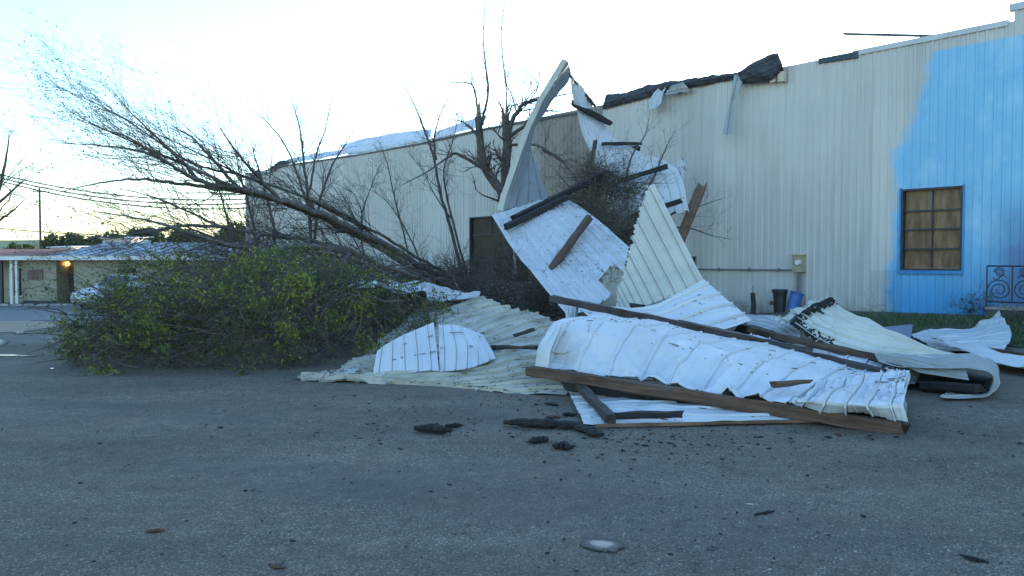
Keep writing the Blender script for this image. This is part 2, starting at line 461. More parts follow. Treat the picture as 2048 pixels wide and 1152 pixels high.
# ------------------------------------------------------------------ the ground
def ground_rows():
    ys = []
    y = -4.0
    while y < 45: ys.append(y); y += 0.45 if y < 30 else 1.0
    ys += [50, 60, 70, 90, 120, 200, 400, 900, 2500]
    return ys
ys = ground_rows()
xs = [-2500, -900, -300, -120, -70, -50, -40] + [-34 + i * 0.8 for i in range(int(64 / 0.8))] + [34, 45, 60, 120, 300, 900, 2500]
verts, faces = [], []
for y in ys:
    for x in xs: verts.append((x, y, gz(x, y)))
nx = len(xs)
for j in range(len(ys) - 1):
    for i in range(nx - 1):
        a = j * nx + i
        faces.append((a, a + 1, a + nx + 1, a + nx))
struct(link_mesh('ground', verts, faces, 'lot_gravel', smooth_shade=True))

def patch(name, outline, mat, lift=0.004, n=26, rag=0.12, seed=0):
    """a thin sheet laid on the ground inside an outline of world XY points, with a ragged edge"""
    c = sum((Vector((p[0], p[1], 0)) for p in outline), Vector()) / len(outline)
    ring = []
    k = len(outline)
    for i in range(k):
        a = Vector((outline[i][0], outline[i][1], 0)); b_ = Vector((outline[(i+1) % k][0], outline[(i+1) % k][1], 0))
        for q in range(8): ring.append(a.lerp(b_, q / 8))
    vs, fs, ed = [], [], []
    rings = 9
    L = len(ring)
    for r in range(rings + 1):
        f = r / rings
        for i, p in enumerate(ring):
            d = p - c
            w = 1 + rag * (hsh(p.x * 1.7, p.y * 1.7, seed) + .8 * hsh(p.x * 7, p.y * 7, seed + 3) + .6 * hsh(p.x * 19, p.y * 19, seed + 5)) if rag else 1
            q = c + d * f * w
            vs.append((q.x, q.y, gz(q.x, q.y) + lift)); ed.append(f)
    for r in range(rings):
        for i in range(L):
            a = r * L + i; b_ = r * L + (i + 1) % L
            fs.append((a, b_, b_ + L, a + L))
    o = link_mesh(name, vs, fs, mat, smooth_shade=True)
    at_ = o.data.attributes.new('edge', 'FLOAT', 'POINT'); at_.data.foreach_set('value', ed)
    return o
# bare soil along the wall foot and lawn at the near end
def strip_on_wall(s0, s1, o0, o1, name, mat, lift, ns=60, no=14, ragged=0.5, seed=0):
    vs, fs = [], []
    for j in range(no + 1):
        for i in range(ns + 1):
            s = s0 + (s1 - s0) * i / ns
            oo = o1 + ragged * hsh(s * 0.9, seed, 0.3) + 0.25 * ragged * hsh(s * 4.1, seed, 1.3)
            p = W(s, 0, o0 + (oo - o0) * j / no)
            vs.append((p.x, p.y, gz(p.x, p.y) + lift))
    for j in range(no):
        for i in range(ns):
            a = j * (ns + 1) + i
            fs.append((a, a + 1, a + ns + 2, a + ns + 1))
    return link_mesh(name, vs, fs, mat, smooth_shade=True)
struct(strip_on_wall(-8, 30, -0.2, 1.5, 'soil_strip', 'soil', 0.008, ragged=0.8, seed=4))
struct(strip_on_wall(-8, 2.2, 1.3, 5.2, 'lawn', 'lawn_soil', 0.016, ragged=1.0, seed=9))
rnd = random.Random(11)
gb = MB()
for i in range(15000):
    s = rnd.uniform(-6.0, 3.4); o_ = rnd.uniform(0.35, 5.0 + 0.8 * hsh(s * 0.9, 9, 0.3))
    if o_ < 1.5 + .5 * hsh(s * 1.1, 3, 3) and s > -2.6: continue
    if s > -.6 and rnd.random() < (s + .6) / 2.6: continue
    if hsh(s * 0.8, o_ * 0.8, 5.0) < -0.22: continue
    p = W(s, 0, o_); z = gz(p.x, p.y) + 0.01
    h = rnd.uniform(0.06, 0.19) * (1.2 if o_ < 1.2 else 1.0); a = rnd.uniform(0, 6.28); w = rnd.uniform(0.004, 0.009)
    dx, dy = math.cos(a), math.sin(a)
    lean = rnd.uniform(0.0, 0.08)
    gb.quad(Vector((p.x - dx*w, p.y - dy*w, z)), Vector((p.x + dx*w, p.y + dy*w, z)), Vector((p.x - dy*lean + dx*w*.5, p.y + dx*lean + dy*w*.5, z + h*.7)), Vector((p.x - dy*lean*1.7, p.y + dx*lean*1.7, z + h)), 0 if rnd.random() < .82 else 1)
o = gb.build('grass', ['grass_blade', 'grass_dry'])
tag(o, 'short green lawn grass growing below the blue wall', 'grass'); o['kind'] = 'stuff'

# the far side of the lot on the left: road surface, mud, puddles
def ground_poly(pts): return [(G(x, y).x, G(x, y).y) for x, y in pts]
struct(patch('road', ground_poly([(-260, 613), (150, 612), (330, 613), (320, 640), (100, 642), (-260, 645)]), 'tarmac', 0.012, rag=0.03))
struct(patch('mud_patch', ground_poly([(-200, 644), (60, 642), (128, 645), (110, 655), (40, 664), (-200, 667)]), 'mud_brown', 0.010, rag=0.05, seed=2))
for i, (pts, sd) in enumerate([([(-60, 678), (8, 676), (18, 684), (2, 692), (-70, 694)], 1), ([(28, 663), (48, 662), (50, 668), (30, 671)], 2), ([(-60, 708), (30, 708), (78, 712), (60, 714), (-60, 714)], 3), ([(98, 737), (110, 736), (110, 739), (98, 739)], 4), ([(1160, 1086), (1172, 1078), (1195, 1077), (1222, 1080), (1240, 1088), (1246, 1097), (1228, 1105), (1196, 1103), (1172, 1097)], 5)]):
    struct(patch('puddle', ground_poly(pts), 'puddle_water', 0.009, rag=0.25, seed=sd))
# far rising field
vs, fs = [], []
nxf, nyf = 60, 24
for j in range(nyf + 1):
    for i in range(nxf + 1):
        x = -330 + 480 * i / nxf; y = 95 + 345 * j / nyf
        z = -1.25 + 12.2 * smooth(100, 330, y) + 1.2 * hsh(x * 0.012, y * 0.01, 1) * smooth(110, 200, y) - (6 * smooth(340, 440, y))
        vs.append((x, y, z))
for j in range(nyf):
    for i in range(nxf):
        a = j * (nxf + 1) + i; fs.append((a, a + 1, a + nxf + 2, a + nxf + 1))
struct(link_mesh('field', vs, fs, 'field_green', smooth_shade=True))
def fieldz(x, y):
    return -1.25 + 12.2 * smooth(100, 330, y) + 1.2 * hsh(x * 0.012, y * 0.01, 1) * smooth(110, 200, y)

# ------------------------------------------------------------------ the warehouse
TOP = wall_z(1700, 106)                 # height of the wall
S_COR = wall_s(1205)                    # corner where the wall steps back
REC = -0.5                              # the far bay stands half a metre back
TOP2 = wall_z(1000, 250, REC)
S_END = wall_s(492, REC)
S_NEAR = -14.0
ware = thing('warehouse', 'long beige ribbed metal warehouse, one end painted blue, roof edge torn off', 'building', W(0, gz(11.66, 22)))
PW, RIBS = 0.9, 4
def wall_profile(s0, s1, cuts, minor=True):
    pts = []
    rp = PW / RIBS
    k = 0
    s = s0
    while s < s1 - 1e-6:
        for f_, o_ in ((0.0, 0.0), (0.56, 0.0), (0.66, 0.032), (0.86, 0.032), (0.96, 0.0)):
            ss = s + f_ * rp
            if ss < s1: pts.append((ss, o_))
        s += rp
    pts.append((s1, 0.0))
    for c_ in cuts:
        if s0 < c_ < s1 and all(abs(c_ - q[0]) > 1e-4 for q in pts): pts.append((c_, 0.0))
    pts.sort()
    return pts
def panel(s0, s1, z0, z1, base, holes):
    cuts = [h_[0] for h_ in holes] + [h_[1] for h_ in holes]
    pr = wall_profile(s0, s1, cuts)
    hit = [h_ for h_ in holes if h_[0] < s1 and h_[1] > s0]
    bands = [(z0, z1)] if not hit else [(z0, hit[0][2]), (hit[0][2], hit[0][3]), (hit[0][3], z1)]
    for bi, (q0, q1) in enumerate(bands):
        mb = MB()
        for (a, oa), (b_, ob) in zip(pr, pr[1:]):
            if bi == 1 and hit[0][0] < (a + b_) / 2 < hit[0][1]: continue
            k = len(mb.v)
            if k and tuple(mb.v[-1]) == tuple(W(a, q1, base + oa)):
                mb.v += [W(b_, q0, base + ob), W(b_, q1, base + ob)]
                mb.f.append((k, k - 2, k - 1, k + 1)); mb.m.append(0)
            else:
                mb.v += [W(a, q0, base + oa), W(a, q1, base + oa), W(b_, q0, base + ob), W(b_, q1, base + ob)]
                mb.f.append((k + 2, k, k + 1, k + 3)); mb.m.append(0)
        if mb.f: keep(ware, mb.build('wall_panel', 'wall_paint'))
# window openings (s0, s1, z0, z1)
winA = (wall_s(1924), wall_s(1801), wall_z(1862, 541), wall_z(1862, 375))
winB = (wall_s(1024, REC), wall_s(940, REC), wall_z(980, 560, REC), wall_z(980, 432, REC))
ZB = -0.9
S_STEP = wall_s(2018)
s = S_STEP - 13 * PW
while s < S_COR - 0.05:
    e = min(s + PW, S_COR)
    top = TOP + (wall_z(2020, 25) - wall_z(2020, 50) if e < S_STEP + 0.05 else 0.0)
    panel(s, e, ZB, top + 0.01 * hsh(s, 2, 2), 0.0, [winA])
    s += PW
s = S_COR
while s < S_END - 0.05:
    e = min(s + PW, S_END)
    panel(s, e, ZB, TOP2 + 0.015 * hsh(s, 2, 2), REC, [winB])
    s += PW
# the return at the corner, far end wall, back wall, roof and near end wall (solid building)
DEPTH = 17.0
mb = MB()
mb.quad(W(S_COR, ZB, REC), W(S_COR, ZB, 0), W(S_COR, TOP, 0), W(S_COR, TOP, REC))
mb.quad(W(S_END, ZB, -DEPTH), W(S_END, ZB, REC), W(S_END, TOP2, REC), W(S_END, TOP2, -DEPTH))
mb.quad(W(S_NEAR, ZB, 0), W(S_NEAR, ZB, -DEPTH), W(S_NEAR, TOP, -DEPTH), W(S_NEAR, TOP, 0))
mb.quad(W(S_NEAR, ZB, -DEPTH), W(S_END, ZB, -DEPTH), W(S_END, TOP2, -DEPTH), W(S_NEAR, TOP, -DEPTH))
keep(ware, mb.build('end_wall', 'wall_paint'))
mb = MB()
mb.hexa([W(S_NEAR, TOP - 0.5, -0.06), W(S_COR, TOP - 0.5, -0.06), W(S_COR, TOP - 0.5, -DEPTH + .05), W(S_NEAR, TOP - 0.5, -DEPTH + .05), W(S_NEAR, TOP - 0.25, -0.06), W(S_COR, TOP - 0.25, -0.06), W(S_COR, TOP - 0.25, -DEPTH + .05), W(S_NEAR, TOP - 0.25, -DEPTH + .05)])
mb.hexa([W(S_COR, TOP2 - 0.5, REC - .06), W(S_END, TOP2 - 0.5, REC - .06), W(S_END, TOP2 - 0.5, -DEPTH + .05), W(S_COR, TOP2 - 0.5, -DEPTH + .05), W(S_COR, TOP2 - 0.25, REC - .06), W(S_END, TOP2 - 0.25, REC - .06), W(S_END, TOP2 - 0.25, -DEPTH + .05), W(S_COR, TOP2 - 0.25, -DEPTH + .05)])
keep(ware, mb.build('roof', 'roof_felt'))
# windows
def window(win, base, rows, cols, frame_mat, board_mat, blue_trim):
    s0, s1, z0, z1 = win
    mb = MB()
    fw = 0.055
    for a, b_, c, d in ((s0, s0 + fw, z0, z1), (s1 - fw, s1, z0, z1), (s0 + fw, s1 - fw, z1 - fw, z1), (s0 + fw, s1 - fw, z0, z0 + fw)):
        mb.wbox(a, b_, c, d, base - 0.14, base + 0.035)
    fr = keep(ware, mb.build('window', frame_mat))
    zs = rows
    ins0, ins1 = s0 + fw, s1 - fw
    mb = MB()
    mw = 0.022
    zz = [z0 + fw + (z1 - z0 - 2 * fw) * r for r in zs]
    for r, c0 in zip(range(len(zz) - 1), cols):
        if r: mb = MB(); mb.wbox(ins0, ins1, zz[r] - mw, zz[r] + mw, base - 0.10, base - 0.045); SUB(fr, mb.build('muntin', 'frame_dark'))
        for c in range(c0):
            a = ins0 + (ins1 - ins0) * c / c0; b_ = ins0 + (ins1 - ins0) * (c + 1) / c0
            if c:
                m2 = MB(); m2.wbox(a - mw * .7, a + mw * .7, zz[r] + mw, zz[r + 1] - mw, base - 0.098, base - 0.05)
                mo = m2.build('muntin', 'frame_dark'); SUB(fr, mo)
            m3 = MB(); m3.wbox(a + mw * .7 + .002, b_ - mw * .7 - .002, zz[r] + mw + .001, zz[r + 1] - mw - .001, base - 0.078, base - 0.072)
            SUB(fr, m3.build('pane', 'window_glass'))
            # plywood behind, one sheet per light, a little out of line
            m4 = MB(); j = 0.01 * hsh(a * 7, zz[r] * 5, 1)
            m4.wbox(a + .004, b_ - .004, zz[r] + .003, zz[r + 1] - .003, base - 0.16 + j, base - 0.135 + j)
            SUB(fr, m4.build('plywood_board', board_mat))
    if blue_trim:
        m5 = MB(); m5.wbox(s0 - 0.05, s1 + 0.05, z0 - 0.10, z0 - 0.002, base - 0.05, base + 0.075)
        SUB(fr, m5.build('sill', 'frame_blue'))
        m5 = MB(); m5.wbox(s1 + .002, s1 + 0.05, z0 + .002, z1 + .04, base - 0.02, base + 0.05)
        SUB(fr, m5.build('casing', 'frame_blue'))
        m5 = MB(); m5.wbox(s0 - .05, s0 - .002, z0 + .002, z1 + .04, base - 0.02, base + 0.05)
        SUB(fr, m5.build('casing', 'frame_blue'))
    return fr
def SUB(fr, o):
    # both live in world coordinates: fr's local space is the world's (its parent inverse cancels the empty)
    o.parent = fr
window(winA, 0.0, [0, .25, .5, .74, 1.0], [2, 2, 2, 2], 'frame_dark', 'plywood', True)
window(winB, REC, [0, .30, .72, 1.0], [1, 1, 2], 'frame_dark', 'board_dark', False)
# grey cap flashing over the blue field
mb = MB(); mb.wbox(S_STEP + 0.12, wall_s(1700), TOP - 0.10, TOP + 0.05, -0.10, 0.06); keep(ware, mb.build('cap_flashing', 'galvanised'))
mb = MB(); mb.wbox(S_NEAR, S_STEP + 0.1, TOP + 0.26, TOP + 0.44, -0.10, 0.06); keep(ware, mb.build('cap_flashing', 'galvanised'))

# ---- bent sheets: a smooth surface through a grid of points, folded into ribs
def cr(p0, p1, p2, p3, t):
    return 0.5 * ((2 * p1) + (p2 - p0) * t + (2 * p0 - 5 * p1 + 4 * p2 - p3) * t * t + (3 * p1 - p0 - 3 * p2 + p3) * t ** 3)
def crline(pts, t):
    n = len(pts) - 1
    x = min(max(t, 0), 1) * n; i = min(int(x), n - 1); f = x - i
    a = pts[i-1] if i > 0 else 2 * pts[0] - pts[1]
    d = pts[i+2] if i + 2 <= n else 2 * pts[n] - pts[n-1]
    return cr(a, pts[i], pts[i+1], d, f)
class Surf:
    def __init__(s, grid, px=True, lin=False):
        s.lin = lin
        s.g = [[P(*c) if px else Vector(c) for c in row] for row in grid]
    def at(s, u, v):   # u along rows (columns index), v down the rows
        col = [crline(row, u) for row in s.g]
        if s.lin:
            x = min(max(v, 0), 1) * (len(col) - 1); i = min(int(x), len(col) - 2)
            return col[i].lerp(col[i+1], x - i)
        return crline(col, v)
    def nrm(s, u, v):
        e = 0.01
        a = s.at(min(u + e, 1), v) - s.at(max(u - e, 0), v)
        b = s.at(u, min(v + e, 1)) - s.at(u, max(v - e, 0))
        n = a.cross(b)
        return n.normalized() if n.length > 1e-12 else Vector((0, 0, 1))
RIB = ((0.0, 0.0), (0.34, 0.0), (0.375, 1.0), (0.425, 1.0), (0.46, 0.0), (0.475, -0.75), (0.495, -0.75), (0.51, 0.0), (0.76, 0.0), (0.775, 0.25), (0.805, 0.25), (0.82, 0.0))
def sheet(name, grid, mats, nribs=8, rib_h=0.03, along='v', nl=36, crumple=0.02, cscale=1.3, seed=0, jag=0.0, hole=None, th=0.004, px=True, flip=False, fine=0.0, dents=0.0, scallop=0.0, lin=False, crease=0.035, buckle=0.0):
    """ribs run along `along`; mats = (side facing the camera, other side)"""
    S = Surf(grid, px, lin)
    cs = []
    for k in range(nribs):
        for f_, h_ in RIB: cs.append(((k + f_) / nribs, h_))
    cs.append((1.0, 0.0))
    ls = [i / nl for i in range(nl + 1)]
    mid = S.at(.5, .5); n0 = S.nrm(.5, .5)
    sgn = 1.0 if n0.dot(Vector((0, 0, CAMZ)) - mid) > 0 else -1.0
    if flip: sgn = -sgn
    front, back = [], []
    for l in ls:
        for c, h_ in cs:
            ll = l
            if jag:   # ragged cut ends
                kk = int(c * nribs * 2)
                ll = l + (1 - l) * max(0, 1 - l * 8) * jag * (hsh(kk * 3.7, seed, .5) + .5 * hsh(c * 60, seed, 2.5)) - l * max(0, 1 - (1 - l) * 8) * jag * (hsh(kk * 2.9, seed, 7.5) + .5 * hsh(c * 60, seed, 9.5))
                ll = min(1, max(0, ll))
            u, v = (c, ll) if along == 'v' else (ll, c)
            p = S.at(u, v); n = S.nrm(u, v) * sgn
            q = p * cscale + Vector((seed * 3.1, seed * 1.7, seed))
            d = crumple * (noise.noise(q) + 0.5 * noise.noise(q * 2.3))
            if buckle and v < .72:
                x_ = u * 8.5 + .5 * hsh(u * 4, 2, seed) + .5 * v
                k_ = math.floor(x_); f_ = x_ - k_
                ap = .5 + .3 * hsh(k_ * 2.7, 1, seed)                 # apex of this dent
                tri = f_ / ap if f_ < ap else (1 - f_) / (1 - ap)
                vm = .26 + .2 * hsh(k_ * 3.3, 4, seed)               # how far up it reaches
                prof_ = max(0.0, 1 - abs(v - vm) / (.28 + .14 * hsh(k_, 7, seed)))
                d -= buckle * (.55 + .8 * hsh(k_ * 1.9, 9, seed)) * min(tri, prof_) * 1.1
            if crease: d += crease * (abs(noise.noise(q * .55 + Vector((9, 2, 4)))) * 2 + abs(noise.noise(q * 1.6)) - .5)
            if dents:
                cell = noise.voronoi(Vector((u * 7 + 3.3 * v + .6 * hsh(u * 6, v * 4, seed), v * 2.6 + .4 * hsh(u * 3, v * 3, seed + 2), seed)))[0]
                d += dents * (min(cell[1] - cell[0], 0.5) - 0.25) * max(.12, 1.2 - 2.0 * v)
            if scallop and v < .3:
                k2 = (1 - v / .3) ** 1.5
                d += scallop * k2 * (abs(math.sin(u * nribs * 1.15 * math.pi + 1.2 * hsh(u * 5, seed, 3))) - .45) * (1 + .9 * hsh(u * 7, seed, 1))
                p = p - Vector((0, 0, 1)) * (scallop * .55 * k2 * k2 * abs(math.sin(u * nribs * 1.15 * math.pi)) * (1 + hsh(u * 9, seed, 6)))
            if fine: d += fine * noise.noise(q * 6)
            p = p + n * (d + rib_h * h_)
            front.append(p); back.append(p - n * th)
    m_ = len(cs); N = len(front)
    V = front + back; Fc, mi = [], []
    rows = len(ls)
    def skip(i, j):
        if hole is None: return False
        c = (cs[j][0] + cs[j+1][0]) / 2; l = (ls[i] + ls[i+1]) / 2
        u, v = (c, l) if along == 'v' else (l, c)
        return hole(u, v)
    used = [[not skip(i, j) for j in range(m_ - 1)] for i in range(rows - 1)]
    for i in range(rows - 1):
        for j in range(m_ - 1):
            if not used[i][j]: continue
            a, b_, c, d = i*m_ + j, i*m_ + j + 1, (i+1)*m_ + j + 1, (i+1)*m_ + j
            Fc.append((a, b_, c, d)); mi.append(0)
            Fc.append((N + d, N + c, N + b_, N + a)); mi.append(1)
            for (e, f, ii, jj) in ((a, b_, i-1, j), (b_, c, i, j+1), (c, d, i+1, j), (d, a, i, j-1)):
                if not (0 <= ii < rows - 1 and 0 <= jj < m_ - 1 and used[ii][jj]):
                    Fc.append((f, e, N + e, N + f)); mi.append(1)
    o = link_mesh(name, V, Fc, list(mats), None, mi)
    o.data.validate()
    return o, S
def on_surf(S, u, v, d=0.0):
    n = S.nrm(u, v)
    p = S.at(u, v)
    if n.dot(Vector((0, 0, CAMZ)) - p) < 0: n = -n
    return p + n * d, n

# ---- torn roof edge of the warehouse
def edge_sheet(name, rows, mats, **kw):
    o, S = sheet(name, rows, mats, **kw)
    keep(ware, o)
    return o, S
def wd(x, out=0.0):   # distance of the wall plane at pixel column x
    return (W0 + WN * out + WD * wall_s(x, out)).y
def wrow(pts, out): return [(x, y, wd(x, out)) for x, y in pts]
# white roof-edge sheets along the far bay
edge_sheet('roof_edge_sheet', [wrow([(566, 321), (620, 309), (690, 298), (745, 288)], REC - 1.1), wrow([(562, 331), (620, 320), (690, 309), (745, 300)], REC + 0.05)], ('flashing_white', 'flashing_white'), nribs=10, along='v', nl=4, crumple=0.03, rib_h=.02)
edge_sheet('roof_edge_sheet', [wrow([(680, 290), (730, 277), (800, 265), (864, 258)], REC - 1.5), wrow([(684, 298), (740, 289), (800, 279), (862, 272)], REC - .5), wrow([(700, 312), (760, 301), (810, 291), (856, 283)], REC + 0.10)], ('flashing_white', 'flashing_white'), nribs=3, along='u', nl=18, crumple=0.04, rib_h=.03)
edge_sheet('roof_edge_sheet', [wrow([(872, 263), (915, 248), (975, 230)], REC - 1.0), wrow([(866, 280), (920, 265), (968, 250)], REC + 0.06)], ('flashing_white', 'flashing_white'), nribs=3, along='u', nl=14, crumple=0.05, rib_h=.02)
mb = MB()
tp = [W(wall_s(x, REC), wall_z(x, y, REC) , REC + .05) for x, y in ((556, 334), (700, 313), (858, 285), (975, 258), (1075, 240), (1160, 226))]
for a, b_ in zip(tp, tp[1:]):
    mb.hexa([a + Vector((0,0,-.05)), b_ + Vector((0,0,-.05)), b_ + Vector((0,0,-.05)) - WN*.12, a + Vector((0,0,-.05)) - WN*.12, a + Vector((0,0,.05)), b_ + Vector((0,0,.05)), b_ + Vector((0,0,.05)) - WN*.12, a + Vector((0,0,.05)) - WN*.12])
keep(ware, mb.build('eave_trim', 'dark_metal'))
# far stretch: chewed dark fascia
edge_sheet('torn_fascia', [wrow([(492, 346), (520, 343), (545, 334), (560, 322), (580, 322)], REC - .2), wrow([(492, 356), (520, 352), (545, 346), (560, 338), (580, 334)], REC + .08)], ('roof_felt', 'roof_felt'), nribs=3, along='u', nl=24, crumple=.25, cscale=2.5, rib_h=.02)
# dark roofing felt torn back along the near bay
o, S_felt = edge_sheet('torn_felt', [wrow([(1214, 190), (1255, 183), (1310, 169), (1370, 160), (1430, 151), (1492, 142)], -.25), wrow([(1207, 204), (1255, 192), (1310, 177), (1370, 165), (1430, 155), (1490, 146)], .12), wrow([(1206, 219), (1255, 206), (1310, 191), (1370, 178), (1430, 166), (1485, 155)], .06)], ('roof_felt', 'roof_felt'), nribs=4, along='u', nl=70, crumple=.03, cscale=3.0, rib_h=.015, fine=.025, crease=.05)
edge_sheet('felt_flap', [wrow([(1476, 148), (1500, 131), (1530, 113), (1556, 106)], .30), wrow([(1482, 160), (1512, 152), (1542, 140), (1564, 128)], .36), wrow([(1486, 168), (1516, 166), (1544, 158), (1568, 144)], .20)], ('roof_felt', 'dark_metal'), nribs=3, along='u', nl=24, crumple=.03, cscale=2.4, rib_h=.015, crease=.06)
for i, (x0, x1, y0, y1) in enumerate(((1512, 1530, 152, 163), (1536, 1546, 151, 165), (1551, 1563, 144, 164))):
    mb = MB(); d = .22 + .03 * i
    s0, s1 = wall_s(x1, d), wall_s(x0, d)
    mb.wbox(s0, s1, wall_z(x0, y1, d), wall_z(x0, y0, d), .10, d)
    keep(ware, mb.build('insulation_scrap', 'insulation'))
edge_sheet('hanging_strip', [wrow([(1468, 150), (1477, 148), (1487, 147)], .25), wrow([(1464, 178), (1471, 177), (1480, 176)], .40), wrow([(1459, 205), (1464, 204), (1472, 204)], .42), wrow([(1453, 235), (1460, 236), (1467, 237)], .50), wrow([(1444, 268), (1454, 270), (1464, 266)], .75)], ('grey_coat', 'galvanised'), nribs=1, along='v', nl=20, crumple=.015, cscale=2, rib_h=.03)
edge_sheet('torn_scrap', [wrow([(1316, 176), (1322, 180), (1330, 172)], .2), wrow([(1300, 200), (1312, 198), (1325, 196)], .4), wrow([(1294, 228), (1304, 218), (1318, 212)], .7)], ('galvanised', 'galvanised'), nribs=2, along='v', nl=14, crumple=.08, cscale=3, rib_h=.02)
edge_sheet('torn_scrap', [wrow([(1334, 180), (1350, 170), (1368, 165)], .25), wrow([(1332, 192), (1352, 186), (1380, 181)], .35)], ('grey_coat', 'grey_coat'), nribs=2, along='u', nl=14, crumple=.1, cscale=3, rib_h=.02)
mb = MB(); mb.hexa([W(wall_s(1634), wall_z(1634, 128), -.05), W(wall_s(1712), wall_z(1712, 116), -.05), W(wall_s(1712), wall_z(1712, 116), .08), W(wall_s(1634), wall_z(1634, 128), .08), W(wall_s(1634), wall_z(1634, 118), -.05), W(wall_s(1712), wall_z(1712, 103), -.05), W(wall_s(1712), wall_z(1712, 103), .08), W(wall_s(1634), wall_z(1634, 118), .08)])
keep(ware, mb.build('felt_patch', 'felt_green'))
# loose length of trim sticking out beyond the roof edge
a = P(1690, 68, wd(1690) + 2.0); b_ = P(1905, 73, wd(1905) + .6)
mb = MB(); ax = (b_ - a).normalized(); up = Vector((0, 0, .035)); sd = ax.cross(up).normalized() * .09
mb.hexa([a - up - sd, b_ - up - sd, b_ - up + sd, a - up + sd, a + up - sd, b_ + up - sd, b_ + up + sd, a + up + sd])
mb.tube([P(1866, 72, wd(1866) + .9), P(1862, 84, wd(1862) + .25)], .05, 6)
mb.tube([P(1895, 73, wd(1895) + .7), P(1893, 80, wd(1893) + .1)], .06, 6)
keep(ware, mb.build('loose_trim', 'felt_green'))

# ---- electric meter on the wall
em = thing('electric_meter', 'tan electric meter box on grey conduit against the beige wall', 'meter box', W(wall_s(1601), gz(*W(wall_s(1601), 0).xy), .1))
s0, s1 = wall_s(1613), wall_s(1591)
z0, z1 = wall_z(1601, 544), wall_z(1601, 511)
mb = MB(); mb.wbox(s0, s1, z0, z1, .03, .20); keep(em, mb.build('box', 'meter_tan'))
mb = MB(); mb.wbox(s0 - .02, s1 + .02, z1 + .001, z1 + .025, .03, .23); keep(em, mb.build('lid', 'meter_tan'))
mb = MB(); c = W((s0 + s1) / 2 - .02, (z0 + z1) / 2 + .04, .2); mb.tube([c, c + WN * .09], [.085, .08], 14); keep(em, mb.build('dial', 'meter_glass', smooth_shade=False))
for ds in (-.05, .05):
    mb = MB(); q = W((s0 + s1) / 2 + ds, 0, .12); mb.tube([Vector((q.x, q.y, -.3)), Vector((q.x, q.y, z0 + .02))], .035, 8); keep(em, mb.build('conduit', 'conduit_grey'))
mb = MB(); mb.tube([W(s1 - .01, z0 + .06, .09), W(wall_s(1500), z0 + .06, .09), W(wall_s(1380), z0 + .07, .09)], .028, 8); keep(em, mb.build('wall_pipe', 'conduit_grey'))
for xx in (1560, 1500, 1440):
    mb = MB(); sx = wall_s(xx); mb.wbox(sx - .02, sx + .02, z0 + .0, z0 + .12, .0, .125); keep(em, mb.build('pipe_clip', 'conduit_grey'))
ub = thing('utility_box', 'small dark utility box on the wall behind the upright cream sheet', 'utility box', W(wall_s(1388), wall_z(1388, 532), .1))
mb = MB(); mb.wbox(wall_s(1391), wall_s(1376), wall_z(1385, 532), wall_z(1385, 516), .03, .2); keep(ub, mb.build('case', 'frame_dark'))
mb = MB(); mb.wbox(wall_s(1393), wall_s(1374), wall_z(1385, 516) + .001, wall_z(1385, 513), .03, .24); keep(ub, mb.build('cover', 'dark_metal'))

# ---- bucket, blue tub and post at the wall foot
def lathe(mb, c, prof, n=18, m=0, squash=1.0, tilt=None):
    b0 = len(mb.v)
    for r, z in prof:
        for j in range(n):
            a = 2 * math.pi * j / n
            q = Vector((r * math.cos(a), r * math.sin(a) * squash, z))
            if tilt is not None: q = tilt @ q
            mb.v.append(c + q)
    for i in range(len(prof) - 1):
        for j in range(n):
            a = b0 + i*n + j; d = b0 + i*n + (j+1) % n
            mb.f.append((a, d, d + n, a + n)); mb.m.append(m)
    mb.f.append(tuple(b0 + j for j in reversed(range(n)))); mb.m.append(m)
c = W(wall_s(1560, .6), 0, .6); c.z = gz(c.x, c.y) - .01
bk = thing('plant_bucket', 'tall black plastic plant bucket at the wall foot', 'bucket', c)
hb_ = 0.74
mb = MB(); lathe(mb, c, [(.17, 0), (.205, hb_ * .8), (.215, hb_ * .84), (.24, hb_ * .85), (.245, hb_), (.225, hb_), (.2, hb_ * .7), (.17, .06), (.001, .06)]); keep(bk, mb.build('pot', 'plastic_black'))
mb = MB()
for sg in (1,):
    q = c + Vector((-.24, -.02, hb_ * .42)); mb.hexa([q + Vector(v) for v in ((-.07,-.04,-.06),(.04,-.04,-.06),(.04,.04,-.06),(-.07,.04,-.06),(-.07,-.04,.06),(.06,-.04,.06),(.06,.04,.06),(-.07,.04,.06))])
keep(bk, mb.build('handle', 'plastic_black'))
c = W(wall_s(1588, .5), 0, .5); c.z = gz(c.x, c.y) - .01
tb = thing('plastic_tub', 'leaning blue plastic tub beside the black bucket', 'tub', c)
tl = Matrix.Rotation(R(16), 3, 'Y')
mb = MB(); lathe(mb, c + Vector((-.05, 0, .04)), [(.17, 0), (.19, .3), (.2, .55), (.215, .56), (.215, .6), (.18, .6), (.16, .1), (.001, .1)], tilt=tl, squash=.8); keep(tb, mb.build('tub_body', 'plastic_blue'))
mb = MB(); lathe(mb, c + Vector((-.05, 0, .04)), [(.222, .565), (.228, .58), (.228, .605), (.205, .605)], tilt=tl, squash=.8); keep(tb, mb.build('rim', 'plastic_blue'))
c = W(wall_s(1507, .9), 0, .9); c.z = gz(c.x, c.y) - .05
ps = thing('short_post', 'short dark wooden post with a thin rod on top by the wall', 'post', c)
mb = MB(); mb.tube([c, c + Vector((0.01, 0, .36)), c + Vector((-.02, 0, .72))], [.085, .08, .075], 8); keep(ps, mb.build('post_body', 'timber_dark'))
mb = MB(); mb.tube([c + Vector((-.02, 0, .71)), c + Vector((-.01, 0, .95))], .01, 5); keep(ps, mb.build('rod', 'dark_metal'))

